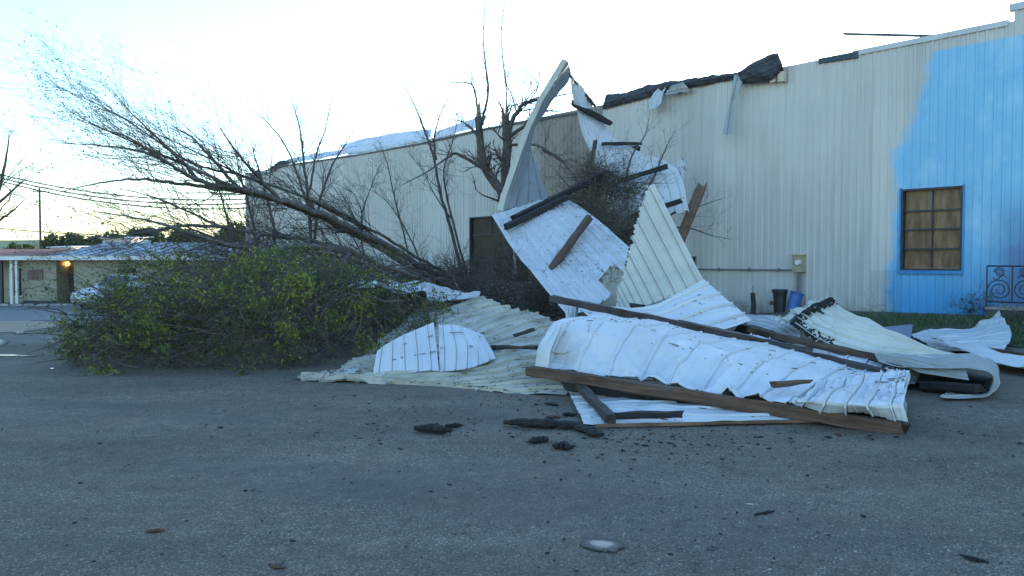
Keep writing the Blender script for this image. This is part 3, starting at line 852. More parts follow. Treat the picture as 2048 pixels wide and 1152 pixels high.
# ---- wrought-iron railing at the right edge
s_a, s_b = wall_s(1974, 1.2), -5.5
rail = thing('iron_railing', 'dark wrought-iron railing with scrollwork in front of the blue wall', 'railing', W(s_a, gz(*W(s_a, 0, 1.2).xy), 1.2))
zr0, zr1 = wall_z(1974, 603, 1.2), wall_z(1974, 532, 1.2)
def rail_part(name, fn):
    mb = MB(); fn(mb); o = mb.build(name, 'wrought_iron'); keep(rail, o)
L = lambda s, z: W(s, z, 1.2)
rail_part('top_rail', lambda mb: mb.tube([L(s_a, zr1), L(s_b, zr1)], .022, 6))
rail_part('bottom_rail', lambda mb: mb.tube([L(s_a, zr0), L(s_b, zr0)], .022, 6))
k = 0; s = s_a
bay = 0.56
while s > s_b:
    rail_part('baluster', lambda mb, s=s: mb.tube([L(s, zr0 - (.3 if k % 2 == 0 else 0)), L(s, zr1 + .02)], .017, 6))
    if s - bay > s_b:
        cc = s - bay / 2; H_ = zr1 - zr0
        def scroll(mb, cc=cc, sg=1 if k % 2 == 0 else -1):
            for kk, (z_, r_) in enumerate(((zr0 + H_ * .33, H_ * .31), (zr0 + H_ * .83, H_ * .14))):
                pts = []
                for q in range(30):
                    a = q / 29 * 4.2 * math.pi; rr = r_ * (1 - .80 * q / 29)
                    pts.append(L(cc + sg * rr * math.cos(a), z_ + rr * math.sin(a)))
                mb.tube(pts, .014, 5)
            pts = [L(cc + sg * (-.16 + .32 * q / 9), zr0 + H_ * .68 + .05 * math.sin(q / 9 * 6.28)) for q in range(10)]
            mb.tube(pts, .012, 5)
        rail_part('scroll', scroll)
    s -= bay; k += 1
st_ = thing('porch_step', 'low dark concrete step under the iron railing', 'step', W(s_a - 1, gz(*W(s_a - 1, 0, 1.2).xy), 1.2))
mb = MB(); mb.wbox(s_b - .4, s_a - .1, -.4, zr0 - .18, .25, 1.5); keep(st_, mb.build('step_body', 'concrete_dark'))
mb = MB(); mb.wbox(s_b - .43, s_a - .07, zr0 - .179, zr0 - .12, .25, 1.54); keep(st_, mb.build('tread', 'concrete'))

# ------------------------------------------------------------------ the torn-off roof sheets
def top_sheet(label, grid, mats, **kw):
    o, S = sheet('roof_sheet', grid, mats, **kw)
    tag(o, label, 'roof sheet', 'torn roof sheets')
    return o, S
# folded tall strip: rises from the tilted sheet towards the roof edge
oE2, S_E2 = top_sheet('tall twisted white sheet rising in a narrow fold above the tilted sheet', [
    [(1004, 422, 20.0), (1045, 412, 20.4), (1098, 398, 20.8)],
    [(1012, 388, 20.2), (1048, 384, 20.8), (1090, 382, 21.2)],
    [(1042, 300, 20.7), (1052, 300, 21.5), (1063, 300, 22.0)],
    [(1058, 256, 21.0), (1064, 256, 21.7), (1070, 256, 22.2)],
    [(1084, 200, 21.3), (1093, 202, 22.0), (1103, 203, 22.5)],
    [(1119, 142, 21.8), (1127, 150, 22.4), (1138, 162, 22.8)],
    [(1132, 120, 21.9), (1136, 134, 22.5), (1141, 148, 22.8)]], ('grey_shaded', 'grey_shaded'), nribs=4, rib_h=.02, nl=54, crumple=.02, seed=2, jag=.01, lin=True, crease=.05)
# its stiff turned-up seam
mb = MB()
pts = [on_surf(S_E2, 0.0, v / 24, .03)[0] for v in range(25)]
w_ = [Vector((-.10, -.06, .02))] * 25
for i in range(24):
    a, b_ = pts[i], pts[i+1]
    off = Vector((-.14 + .02 * hsh(i * .9, 1, 1), -.10, .02)); n2 = Vector((0.01, .03, 0))
    mb.hexa([a, b_, b_ + n2, a + n2, a + off, b_ + off, b_ + off + n2, a + off + n2])
keep(oE2, mb.build('seam_flange', 'cream_coat'))
oE, S_E = top_sheet('big tilted white sheet leaning on the brush with a short timber across it', [
    [(983, 430, 20.0), (1035, 414, 20.3), (1085, 400, 20.6), (1137, 400, 21.0)],
    [(1025, 497, 18.0), (1080, 470, 18.5), (1130, 445, 19.0), (1180, 428, 19.6)],
    [(1078, 562, 16.0), (1132, 535, 16.8), (1180, 500, 17.6), (1220, 460, 18.5)],
    [(1136, 632, 14.0), (1200, 610, 14.8), (1240, 560, 15.8), (1258, 495, 17.3)]], ('white_coat', 'cream_coat'), nribs=9, rib_h=.040, nl=40, crumple=.02, seed=3, jag=.02, crease=.008,
    hole=lambda u, v: (v > .86 + .10 * abs(u - .6) * 3 and .50 < u < .74))
# bent-down corner of the tilted sheet
top_sheet('small bent white corner flap standing under the long dark beam', [
    [(1130, 622, 13.9), (1145, 606, 14.0), (1158, 602, 14.2)],
    [(1133, 645, 13.7), (1142, 640, 13.8), (1152, 636, 14.0)]], ('white_coat', 'cream_coat'), nribs=2, nl=8, crumple=.03, rib_h=.02, seed=31)
oL, S_L = top_sheet('narrow pale sheet hanging edge-on beneath a brown batten below the roof edge', [
    [(1140, 150, 22.8), (1160, 172, 23.6), (1188, 210, 25.2)],
    [(1144, 180, 22.9), (1160, 196, 23.6), (1186, 214, 25.2)],
    [(1148, 208, 23.0), (1162, 214, 23.6), (1184, 218, 25.2)]], ('white_coat', 'cream_coat'), nribs=6, nl=16, crumple=.04, rib_h=.03, seed=5)
oG, S_G = top_sheet('white sheet hanging from the roof corner down across the beige wall', [
    [(1150, 208, 26.6), (1172, 216, 26.6), (1200, 232, 26.7)],
    [(1164, 265, 26.0), (1198, 266, 26.0), (1228, 274, 26.1)],
    [(1190, 325, 25.2), (1235, 315, 25.3), (1288, 308, 25.6)],
    [(1213, 378, 24.4), (1275, 358, 24.5), (1352, 335, 24.9)],
    [(1240, 434, 23.6), (1310, 430, 23.6), (1379, 424, 24.0)]], ('white_clean', 'grey_coat'), nribs=8, rib_h=.035, nl=36, crumple=.07, seed=7, jag=.02)
oG2, _ = top_sheet('small crumpled sheet scrap poking out beside the hanging white sheet', [
    [(1345, 330, 25.2), (1362, 318, 25.5), (1376, 316, 25.6)], [(1352, 352, 25.1), (1366, 338, 25.3), (1377, 332, 25.4)], [(1358, 372, 25), (1364, 360, 25.2), (1370, 350, 25.3)]], ('galvanised', 'dark_metal'), nribs=2, nl=12, crumple=.12, cscale=3, seed=8)
F_CUT = [(360, 1306), (372, 1296), (430, 1281), (480, 1269), (505, 1261), (560, 1245), (640, 1226)]
def f_hole(u, v):
    tx = 1131 + (1191 - 1131) * u * 2 if u < .5 else 1191 + (1309 - 1191) * (u - .5) * 2
    ty = 428 - 10 * u * 2 if u < .5 else 418 - 50 * (u - .5) * 2
    x, y = tx + 99 * v, ty + 194 * v
    for (y0, x0), (y1, x1) in zip(F_CUT, F_CUT[1:]):
        if y0 <= y <= y1:
            return x < x0 + (x1 - x0) * (y - y0) / (y1 - y0) + 5 * hsh(y * .09, 3, 1) + 3 * hsh(y * .33, 5, 1)
    return y < 366
oF, S_F = top_sheet('upright cream ribbed sheet standing in a tall triangle', [
    [(1131, 428, 16.6), (1191, 418, 16.3), (1309, 368, 15.8)],
    [(1164, 493, 15.9), (1224, 483, 15.5), (1342, 433, 15.1)],
    [(1197, 557, 15.1), (1257, 547, 14.7), (1375, 498, 14.5)],
    [(1230, 622, 14.2), (1290, 612, 13.8), (1408, 562, 13.9)]], ('cream_coat', 'white_coat'), nribs=11, rib_h=.034, nl=70, crumple=.02, seed=11, hole=f_hole, crease=.02)
oF2, S_F2 = top_sheet('white foot of the upright sheet folded out flat over the pile', [
    [(1150, 612, 14.1), (1295, 612, 13.75), (1352, 588, 13.8), (1408, 560, 13.9)],
    [(1200, 645, 12.9), (1320, 641, 12.9), (1402, 612, 13.1), (1455, 600, 13.4)],
    [(1300, 668, 12.3), (1400, 668, 12.3), (1455, 657, 12.5), (1503, 641, 12.9)]], ('white_clean', 'cream_coat'), nribs=4, rib_h=.04, along='u', nl=34, crumple=.02, seed=12, crease=.012)
# sheets lying in the pile behind the front one
top_sheet('white ribbed sheet lying flat between the two long beams', [
    [(1300, 640, 13.0), (1450, 662, 12.6), (1600, 690, 12.0), (1760, 722, 11.2), (1850, 735, 10.9)],
    [(1280, 665, 11.9), (1430, 692, 11.4), (1580, 722, 10.7), (1740, 752, 10.0), (1830, 765, 9.8)]], ('white_clean', 'cream_coat'), nribs=16, rib_h=.022, along='v', nl=14, crumple=.05, seed=14)
top_sheet('pale bluish sheet lying behind the pile next to the curled cream sheet', [
    [(1490, 632, 17.5), (1545, 636, 16.5), (1600, 652, 15.4)],
    [(1495, 650, 16), (1545, 660, 15), (1600, 690, 13.4)]], ('flashing_white', 'dark_metal'), nribs=4, along='u', nl=14, crumple=.05, seed=15)
# front crumpled sheet
gridA = [
    [(1070, 731, 9.75), (1200, 738, 9.2), (1330, 758, 8.72), (1460, 780, 8.25), (1590, 800, 7.9), (1700, 814, 7.75), (1800, 832, 7.65)],
    [(1074, 690, 9.8), (1212, 700, 9.45), (1345, 728, 9.1), (1480, 766, 8.65), (1608, 792, 8.15), (1716, 802, 7.85), (1812, 812, 7.6)],
    [(1108, 648, 10.1), (1250, 650, 10.0), (1390, 686, 9.8), (1530, 722, 9.4), (1665, 752, 8.9), (1745, 768, 8.5), (1808, 774, 8.1)],
    [(1188, 627, 11.1), (1320, 645, 11.0), (1465, 678, 10.8), (1605, 706, 10.4), (1725, 730, 9.9), (1785, 742, 9.3), (1820, 742, 8.8)]]
oA, S_A = top_sheet('huge crumpled white sheet across the front of the pile', gridA, ('white_clean', 'cream_coat'), nribs=13, rib_h=.017, along='v', nl=64, crumple=.03, cscale=1.2, seed=16, dents=.05, fine=.004, scallop=.16, lin=True, buckle=.26)
top_sheet('bent white flap over the right end of the crumpled front sheet', [
    [(1640, 762, 8.7), (1700, 752, 8.7), (1760, 745, 8.75), (1821, 741, 8.75)],
    [(1614, 784, 8.1), (1680, 780, 8.0), (1745, 782, 7.9), (1812, 782, 7.85)],
    [(1594, 800, 7.65), (1660, 806, 7.5), (1730, 812, 7.4), (1806, 812, 7.4)],
    [(1588, 811, 7.75), (1652, 822, 7.6), (1742, 826, 7.5), (1816, 843, 7.4)]], ('white_clean', 'cream_coat'), nribs=5, rib_h=.028, nl=30, crumple=.05, cscale=1.6, seed=19, dents=.05, scallop=.0, buckle=.09, lin=True)
# turned-up left end of the front sheet
top_sheet('narrow bent white end piece at the left of the crumpled front sheet', [
    [(1069, 738, 9.7), (1083, 740, 9.55), (1094, 742, 9.5)], [(1076, 690, 9.75), (1092, 690, 9.6), (1103, 690, 9.55)], [(1106, 650, 10.0), (1112, 648, 9.9), (1120, 646, 9.85)]], ('white_clean', 'cream_coat'), nribs=1, nl=12, crumple=.03, rib_h=.01, seed=17)
# flat sheet on the ground in front
def gp(x, y, lift=.03):
    p = G(x, y); return (p.x, p.y, p.z + lift)
oJ, S_J = top_sheet('flat white ribbed sheet on the gravel under the front beam', [
    [gp(1128, 772, .10), gp(1280, 772, .12), gp(1440, 778, .12), gp(1640, 790, .1)],
    [gp(1146, 812, .05), gp(1300, 812, .07), gp(1460, 812, .07), gp(1660, 820, .06)],
    [gp(1166, 854), gp(1310, 853), gp(1460, 851), gp(1640, 846)]], ('white_coat', 'cream_coat'), nribs=6, rib_h=.018, along='u', nl=30, crumple=.02, seed=18, px=False, jag=.012)
# wide cream sheet on the left
oB, S_B = top_sheet('wide cream ribbed sheet sloping to the gravel, covered in litter', [
    [(838, 614, 16.8), (900, 604, 16.4), (965, 598, 16.0)],
    [(772, 674, 14.2), (890, 640, 14.8), (1010, 610, 15.0)],
    [(700, 726, 12.2), (870, 688, 12.8), (1062, 624, 14.0)],
    [(640, 750, 11.2), (860, 722, 11.6), (1118, 646, 13.2)],
    [(598, 763, 10.65), (870, 748, 10.9), (1132, 700, 11.5)],
    [(735, 768, 10.4), (940, 770, 10.2), (1135, 742, 10.5)],
    [(900, 770, 10.3), (1010, 788, 9.6), (1135, 792, 9.4)]], ('cream_littered', 'grey_coat'), nribs=17, rib_h=.04, along='u', nl=40, crumple=.07, cscale=1.2, seed=21, jag=.035, crease=.03)
top_sheet('thin bent cream sheet edge resting on the gravel at the pile\'s left tip', [
    [(640, 744, 11.4), (720, 738, 11.3), (800, 742, 11.0)], [(606, 760, 10.7), (690, 766, 10.5), (780, 768, 10.4)]], ('cream_coat', 'cream_coat'), nribs=5, rib_h=.03, nl=10, crumple=.05, cscale=2, seed=22, jag=.03)
# the folded white pair with rows of adhesive marks
oC1, S_C1 = top_sheet('small white sheet with rows of brown marks, left half of the folded pair', [
    [(754, 704, 11.2), (808, 670, 11.6), (867, 644, 11.9)],
    [(750, 728, 11.0), (810, 708, 11.2), (873, 695, 11.4)],
    [(747, 750, 10.85), (812, 748, 10.8), (878, 742, 10.8)]], ('white_clean', 'grey_coat'), nribs=5, rib_h=.018, nl=14, crumple=.02, seed=23)
oC2, S_C2 = top_sheet('small white sheet with rows of brown marks, right half of the folded pair', [
    [(877, 650, 12.0), (920, 652, 12.0), (966, 668, 11.9)],
    [(878, 695, 11.4), (935, 692, 11.4), (980, 695, 11.6)],
    [(879, 743, 10.85), (935, 737, 10.9), (991, 718, 11.3)]], ('white_clean', 'grey_coat'), nribs=5, rib_h=.018, nl=14, crumple=.02, seed=24)
rnd = random.Random(5)
for oo, S_, vs_ in ((oC1, S_C1, (.28, .62)), (oC2, S_C2, (.22, .55))):
    mb = MB()
    for v in vs_:
        u = .05
        while u < .96:
            if rnd.random() < .62:
                c, n = on_surf(S_, u, v + .01 * rnd.uniform(-1, 1), .03)
                e1 = (S_.at(min(u + .02, 1), v) - S_.at(u, v)).normalized(); e2 = n.cross(e1)
                w_, h_ = rnd.uniform(.018, .032), rnd.uniform(.009, .015)
                mb.quad(c - e1*w_ - e2*h_, c + e1*w_ - e2*h_, c + e1*w_ + e2*h_, c - e1*w_ + e2*h_)
            u += rnd.uniform(.045, .075)
    o = mb.build('adhesive_marks', 'sign_brown'); o['kind'] = 'stuff'; keep(oo, o)
# arched grey sheet among the leaves
top_sheet('arched grey sheet caught in the leafy branches', [
    [(704, 590, 16.2), (718, 567, 16.7), (770, 561, 17.0), (815, 566, 17.0), (880, 568, 17.0), (920, 590, 16.9), (962, 587, 16.8)],
    [(690, 590, 15.6), (704, 573, 15.9), (755, 567, 16.2), (805, 574, 16.2), (855, 572, 16.4), (895, 594, 16.3), (960, 590, 16.5)],
    [(683, 606, 15.2), (696, 582, 15.3), (745, 574, 15.5), (800, 586, 15.4), (848, 580, 15.7), (868, 606, 15.6), (958, 593, 16.2)]], ('galvanised', 'grey_coat'), nribs=3, rib_h=.02, along='u', nl=46, crumple=.06, cscale=2, seed=26)
# curled cream sheet on the right
oH, S_H = top_sheet('long cream sheet with a blackened torn end sweeping down to the right', [
    [(1582, 650, 13.6), (1612, 622, 14.2), (1660, 598, 15.0)],
    [(1645, 692, 12.5), (1680, 655, 13.1), (1722, 634, 14.0)],
    [(1722, 716, 11.7), (1772, 686, 12.3), (1815, 678, 12.9)],
    [(1802, 722, 11.0), (1856, 704, 11.5), (1905, 712, 11.9)],
    [(1872, 728, 10.5), (1925, 720, 10.8), (1965, 728, 11.1)]], ('cream_burnt', 'grey_coat'), nribs=7, rib_h=.03, along='v', nl=40, crumple=.04, seed=27, jag=.03)
mb = MB()
rnd = random.Random(8)
for i in range(900):      # charred flakes along the torn end
    u = rnd.random(); v = abs(rnd.gauss(.02, .032)) * (.6 + 1.2 * abs(hsh(u * 9, 1, 1)))
    if i % 3 == 0: u = abs(rnd.gauss(0, .07)); v = rnd.random() ** 1.6 * .32
    c, n = on_surf(S_H, min(u, 1), min(v, .34), .034)
    e1 = (Vector((rnd.uniform(-1, 1), rnd.uniform(-1, 1), rnd.uniform(-1, 1)))).cross(n).normalized(); e2 = n.cross(e1)
    w_, h_ = rnd.uniform(.008, .028), rnd.uniform(.005, .018)
    q = [c - e1*w_ - e2*h_, c + e1*w_ - e2*h_*.5, c + e1*w_*.7 + e2*h_, c - e1*w_ + e2*h_*.8]
    k = n * rnd.uniform(.003, .016)
    mb.hexa([x - n * .02 for x in q] + [x + k * rnd.uniform(.3, 1) for x in q])
o = mb.build('charred_edge', 'char_bark'); o['kind'] = 'stuff'; keep(oH, o)
top_sheet('folded ragged cream sheet edge behind the blackened torn end', [
    [(1548, 640, 15.2), (1590, 622, 15.5), (1630, 604, 15.7), (1662, 598, 15.8)], [(1566, 652, 14.2), (1600, 628, 14.5), (1635, 610, 14.9), (1664, 602, 15.2)]], ('cream_burnt', 'grey_coat'), nribs=5, nl=10, crumple=.09, cscale=3, seed=28)
oHc, S_Hc = top_sheet('grey end of a rolled-up sheet gaping open beside the front sheet', [
    [(1752, 704, 11.6), (1850, 708, 11.3), (1945, 714, 11.1), (1990, 732, 11.0), (1992, 756, 10.9), (1962, 772, 10.8), (1900, 772, 10.7)],
    [(1750, 712, 10.6), (1850, 718, 10.3), (1942, 724, 10.0), (1988, 742, 9.8), (1990, 772, 9.7), (1955, 786, 9.6), (1892, 784, 9.6)],
    [(1760, 722, 9.9), (1850, 735, 9.6), (1935, 736, 9.4), (1984, 750, 9.25), (1978, 784, 9.15), (1946, 797, 9.1), (1880, 792, 9.1)]], ('grey_coat', 'grey_coat'), nribs=4, rib_h=.02, along='u', nl=46, crumple=.04, seed=29, flip=True, crease=.06)
top_sheet('grey sheet lip folded down along the curled roll', [
    [(1752, 712, 10.3), (1840, 720, 9.9), (1930, 735, 9.5)], [(1772, 728, 10.0), (1850, 748, 9.6), (1938, 760, 9.3)]], ('grey_coat', 'grey_coat'), nribs=3, along='u', nl=14, crumple=.04, rib_h=.015, seed=33)
# white sheets on the lawn
top_sheet('white sheet fanned out on the lawn below the boarded window', [
    [gp(1822, 678, .10), gp(1880, 674, .16), gp(1940, 668, .22), gp(1998, 664, .28)], [gp(1840, 690, .1), gp(1900, 690, .14), gp(1960, 690, .18), gp(2022, 688, .22)], [gp(1880, 706, .03), gp(1930, 708, .04), gp(1970, 708, .05), gp(2008, 706, .06)]], ('white_coat', 'cream_coat'), nribs=5, rib_h=.018, along='u', nl=22, crumple=.06, seed=34, px=False)
top_sheet('long white sheet lying flat at the lawn edge behind the curled roll', [
    [gp(1850, 690, .25), gp(1930, 708, .16), gp(2010, 722, .12), gp(2120, 735, .1)], [gp(1900, 722, .25), gp(1960, 738, .2), gp(2030, 752, .12), gp(2120, 764, .1)]], ('white_clean', 'cream_coat'), nribs=5, rib_h=.02, along='u', nl=22, crumple=.05, seed=35, px=False)
o, _ = sheet('leaning_board', [[(1766, 656, 16.0), (1798, 654, 15.9), (1826, 652, 15.8)], [(1772, 676, 14.6), (1800, 678, 14.5), (1820, 684, 14.2)]], ('blue_grey_board', 'blue_grey_board'), nribs=1, rib_h=0, nl=6, crumple=.01, th=.02)
tag(o, 'flat slate-blue board lying behind the long cream sheet', 'board')

# ------------------------------------------------------------------ timbers
def timber(label, a, b, w, h, mat, name='timber', rough=.022, roll=0.0, seed=0, taper=0.0, n=18, cat='timber', bow=0.0):
    """squared timber from a to b with knocked edges and splintered ends"""
    a, b = Vector(a), Vector(b)
    L_ = (b - a).length
    ax = (b - a).normalized()
    up = Vector((0, 0, 1)); sd = ax.cross(up)
    if sd.length < 1e-3: sd = Vector((1, 0, 0))
    sd.normalize(); up = sd.cross(ax)
    q = Matrix((ax, sd, up)).transposed().to_4x4()
    q.translation = (a + b) / 2
    if roll: q = q @ Matrix.Rotation(roll, 4, 'X')
    vs, fs = [], []
    prof = [(-.5, -.42), (-.42, -.5), (.42, -.5), (.5, -.42), (.5, .42), (.42, .5), (-.42, .5), (-.5, .42)]
    for i in range(n + 1):
        t_ = i / n
        x = (t_ - .5) * L_
        k_ = 1 - taper * t_
        bw = bow * math.sin(t_ * math.pi)
        for j, (py, pz) in enumerate(prof):
            e = .0
            if i in (0, n): e = (hsh(j * 2.3, seed, i * 3.1) + .5 * hsh(j * 5.1, seed, i)) * w * 1.5
            vs.append((x + e, py * w * k_ + rough * hsh(t_ * L_ * 3, j * 2.1, seed), pz * h * k_ + bw + rough * hsh(t_ * L_ * 3, j * 2.1, seed + 9.3)))
    for i in range(n):
        for j in range(8):
            c = i * 8 + j; d = i * 8 + (j + 1) % 8
            fs.append((c, d, d + 8, c + 8))
    fs.append(tuple(reversed(range(8)))); fs.append(tuple(n * 8 + j for j in range(8)))
    o = link_mesh(name, vs, fs, mat)
    o.matrix_world = q
    return tag(o, label, cat, 'broken roof timbers')
TB = timber
b1 = TB('long brown beam lying across the front of the pile', P(1058, 741, 9.4), P(1800, 857, 7.35), .13, .12, 'timber_brown', seed=1, n=40)
TB('long dark beam lying over the top of the crumpled front sheet', P(1104, 597, 13.6), P(1620, 704, 10.25), .10, .115, 'steel_brown', seed=2, n=30)
TB('dark beam end continuing the long beam towards the front sheet', P(1360, 646, 12.1), P(1760, 745, 9.25), .10, .10, 'timber_dark', seed=3, n=24)
TB('long reddish-brown beam running back from the curled roll', P(1500, 660, 12.7), P(1800, 726, 10.6), .09, .09, 'timber_brown', seed=4, n=24)
TB('dark squared timber end sticking out of the curled roll', P(1840, 768, 9.8), P(1958, 778, 9.2), .16, .10, 'timber_char', seed=5)
mid, nE = on_surf(S_E, .5, .5, .06)
TB('short brown timber lying across the big tilted sheet', P(1096, 547, 16.6), P(1178, 436, 18.6), .15, .12, 'timber_brown', seed=6)
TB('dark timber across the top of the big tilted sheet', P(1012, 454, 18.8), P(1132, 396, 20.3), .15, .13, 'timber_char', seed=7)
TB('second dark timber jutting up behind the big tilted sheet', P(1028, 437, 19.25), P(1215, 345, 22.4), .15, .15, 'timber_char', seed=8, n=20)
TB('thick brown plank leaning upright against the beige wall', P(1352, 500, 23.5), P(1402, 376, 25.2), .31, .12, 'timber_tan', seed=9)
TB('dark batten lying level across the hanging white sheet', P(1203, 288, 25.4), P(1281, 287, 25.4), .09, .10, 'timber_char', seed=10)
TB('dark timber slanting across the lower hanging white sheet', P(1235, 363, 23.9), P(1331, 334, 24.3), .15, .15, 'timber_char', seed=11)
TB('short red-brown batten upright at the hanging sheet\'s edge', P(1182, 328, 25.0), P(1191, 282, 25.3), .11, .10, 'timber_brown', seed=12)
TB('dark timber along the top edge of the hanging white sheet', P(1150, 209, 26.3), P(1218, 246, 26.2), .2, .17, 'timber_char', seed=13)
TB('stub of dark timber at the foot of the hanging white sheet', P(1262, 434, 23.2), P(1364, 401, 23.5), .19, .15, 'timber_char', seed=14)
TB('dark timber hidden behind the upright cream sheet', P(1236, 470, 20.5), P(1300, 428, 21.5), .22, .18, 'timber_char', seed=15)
TB('thin brown batten along the pale sheet below the roof edge', P(1139, 150, 22.7), P(1190, 212, 25.2), .07, .06, 'timber_brown', seed=16)
TB('dark grey scrap of timber on the beige wall above the hanging sheet', P(1248, 300, 25.9), P(1276, 297, 25.8), .22, .16, 'timber_char', seed=17)
TB('splintered dark timber lying diagonally on the flat ground sheet', G(1124, 772) + Vector((0, 0, .22)), G(1222, 856) + Vector((0, 0, .09)), .10, .08, 'timber_dark', seed=18, rough=.02)
TB('charred batten lying level on the flat ground sheet', G(1232, 853) + Vector((0, 0, .11)), G(1362, 850) + Vector((0, 0, .11)), .065, .06, 'timber_char', seed=19)
TB('dark batten lying flat on the wide cream sheet', P(985, 694, 11.9), P(1072, 695, 11.0), .06, .05, 'timber_dark', seed=20)
TB('short dark batten on the wide cream sheet beside the leafy brush', P(1030, 672, 12.3), P(1068, 658, 12.4), .06, .05, 'timber_dark', seed=21)
TB('red-brown splinter tucked into the crumpled front sheet', P(1545, 768, 8.35), P(1618, 763, 8.45), .07, .06, 'timber_brown', seed=22, taper=.3)
TB('brown board strip at the lawn edge on the fanned white sheet', gp(1972, 709, .10), gp(2060, 720, .08), .10, .05, 'timber_brown', seed=23)
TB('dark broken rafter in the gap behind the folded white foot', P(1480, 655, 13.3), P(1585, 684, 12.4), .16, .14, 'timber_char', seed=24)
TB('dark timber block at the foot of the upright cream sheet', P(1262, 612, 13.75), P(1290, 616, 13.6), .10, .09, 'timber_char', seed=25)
TB('thin cream trim strip under the front beam on the gravel', G(1190, 858) + Vector((0, 0, .03)), G(1690, 846) + Vector((0, 0, .03)), .03, .03, 'timber_tan', seed=26, rough=.004, n=30)
# dark timbers under the front sheet
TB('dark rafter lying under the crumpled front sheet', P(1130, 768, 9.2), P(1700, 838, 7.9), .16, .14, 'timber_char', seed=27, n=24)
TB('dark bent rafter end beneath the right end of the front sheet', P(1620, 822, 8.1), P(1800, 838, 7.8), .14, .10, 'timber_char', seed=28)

# charred bark and chips on the gravel
def chunk(name, label, a, b, w, h, mat, seed, group=None, cat='bark', n=10):
    a, b = Vector(a), Vector(b)
    ax = (b - a); L_ = ax.length; ax.normalize()
    sd = ax.cross(Vector((0, 0, 1))).normalized(); up = Vector((0, 0, 1))
    vs, fs = [], []
    m_ = 7
    for i in range(n + 1):
        t_ = i / n
        k_ = (math.sin(max(.06, min(.94, t_)) * math.pi) ** .35) * (1 + .35 * hsh(t_ * 5, seed, 2))
        c = a.lerp(b, t_) + sd * (w * .35 * hsh(t_ * 3, seed, 5))
        for j in range(m_):
            an = 2 * math.pi * j / m_
            rr = 1 + .55 * hsh(t_ * 9, j * 1.7, seed)
            vs.append(c + sd * (math.cos(an) * w * .5 * k_ * rr) + up * (h * .5 + math.sin(an) * h * .55 * k_ * rr))
    for i in range(n):
        for j in range(m_):
            c = i * m_ + j; d = i * m_ + (j + 1) % m_
            fs.append((c, d, d + m_, c + m_))
    fs.append(tuple(reversed(range(m_)))); fs.append(tuple(n * m_ + j for j in range(m_)))
    o = link_mesh(name, vs, fs, mat)
    return tag(o, label, cat, group)
chunk('charred_branch', 'long charred branch lying on the gravel in front of the flat sheet', G(1008, 852), G(1165, 860), .12, .08, 'char_bark', 1, n=18)
chunk('charred_slab', 'flat charred slab lying at the end of the long charred branch', G(1150, 858), G(1203, 876), .15, .06, 'char_bark', 2)
chunk('charred_log', 'short charred log with a split orange end on the gravel', G(830, 863), G(902, 869), .10, .08, 'char_bark', 3)
chunk('charred_stick', 'small charred stick beside the short charred log', G(890, 856), G(924, 855), .05, .045, 'char_bark', 4)
chunk('bark_lump', 'crumbled lump of dark bark on the gravel', G(1060, 888), G(1094, 882), .10, .05, 'char_bark', 5)
chunk('bark_lump', 'pointed black lump of charred bark on the gravel', G(1106, 897), G(1146, 900), .12, .06, 'char_bark', 6)
chunk('bark_slab', 'flat red-brown slab of bark on the gravel beside the flat sheet', G(1092, 836), G(1122, 836), .08, .03, 'bark_red', 7)
chunk('bark_strip', 'dark strip of bark on the gravel beside the flat sheet', G(1125, 831), G(1152, 833), .07, .035, 'char_bark', 8)
chunk('bark_strip', 'dark strip of bark lying below the edge of the wide cream sheet', G(1090, 809), G(1116, 813), .05, .03, 'char_bark', 9)
chunk('dark_stick', 'dark straight stick lying alone on the near gravel', G(1920, 1113), G(1978, 1129), .022, .018, 'char_bark', 10)
chunk('curved_leaf', 'dark curved dry pod lying on the near gravel', G(1508, 1032), G(1548, 1024), .02, .015, 'char_bark', 11)
chunk('bark_chip', 'brown chip pair lying on the near left gravel', G(292, 1066), G(330, 1063), .03, .02, 'bark_red', 12)
chunk('bark_chip', 'orange-brown flat bark chip on the near gravel at the lower edge', G(538, 1132), G(570, 1138), .04, .015, 'bark_red', 13)
rnd = random.Random(77)
for i in range(190):
    if i < 120:
        x = min(2040, max(560, rnd.gauss(1300, 330))); y = 800 + abs(rnd.gauss(0, 75))
        if x > 1130 and y < 868: y = 868 + rnd.random() * 60
        if x < 1130 and y < 805: y = 805 + rnd.random() * 30
    else:
        x = rnd.uniform(30, 2030); y = rnd.uniform(800 if x < 1000 else 880, 1150)
    c = G(x, y); a_ = rnd.uniform(0, 6.28); l_ = rnd.uniform(.015, .06) * (1.1 if y < 900 else .55)
    dv = Vector((math.cos(a_), math.sin(a_), 0)) * l_ * .5
    red = rnd.random() < .14
    chunk('bark_chip', 'small red-brown bark chip scattered on the gravel lot' if red else 'small black bark chip scattered on the gravel lot', c - dv, c + dv, l_ * rnd.uniform(.25, .5), l_ * rnd.uniform(.12, .3), 'bark_red' if red else 'char_bark', i + 20, 'red-brown chips on the gravel' if red else 'black chips on the gravel', n=4)
chunk('paper_scrap', 'tiny pale scrap of paper on the near gravel', G(1490, 1008), G(1508, 1009), .012, .004, 'paper_pale', 300, cat='paper', n=4)
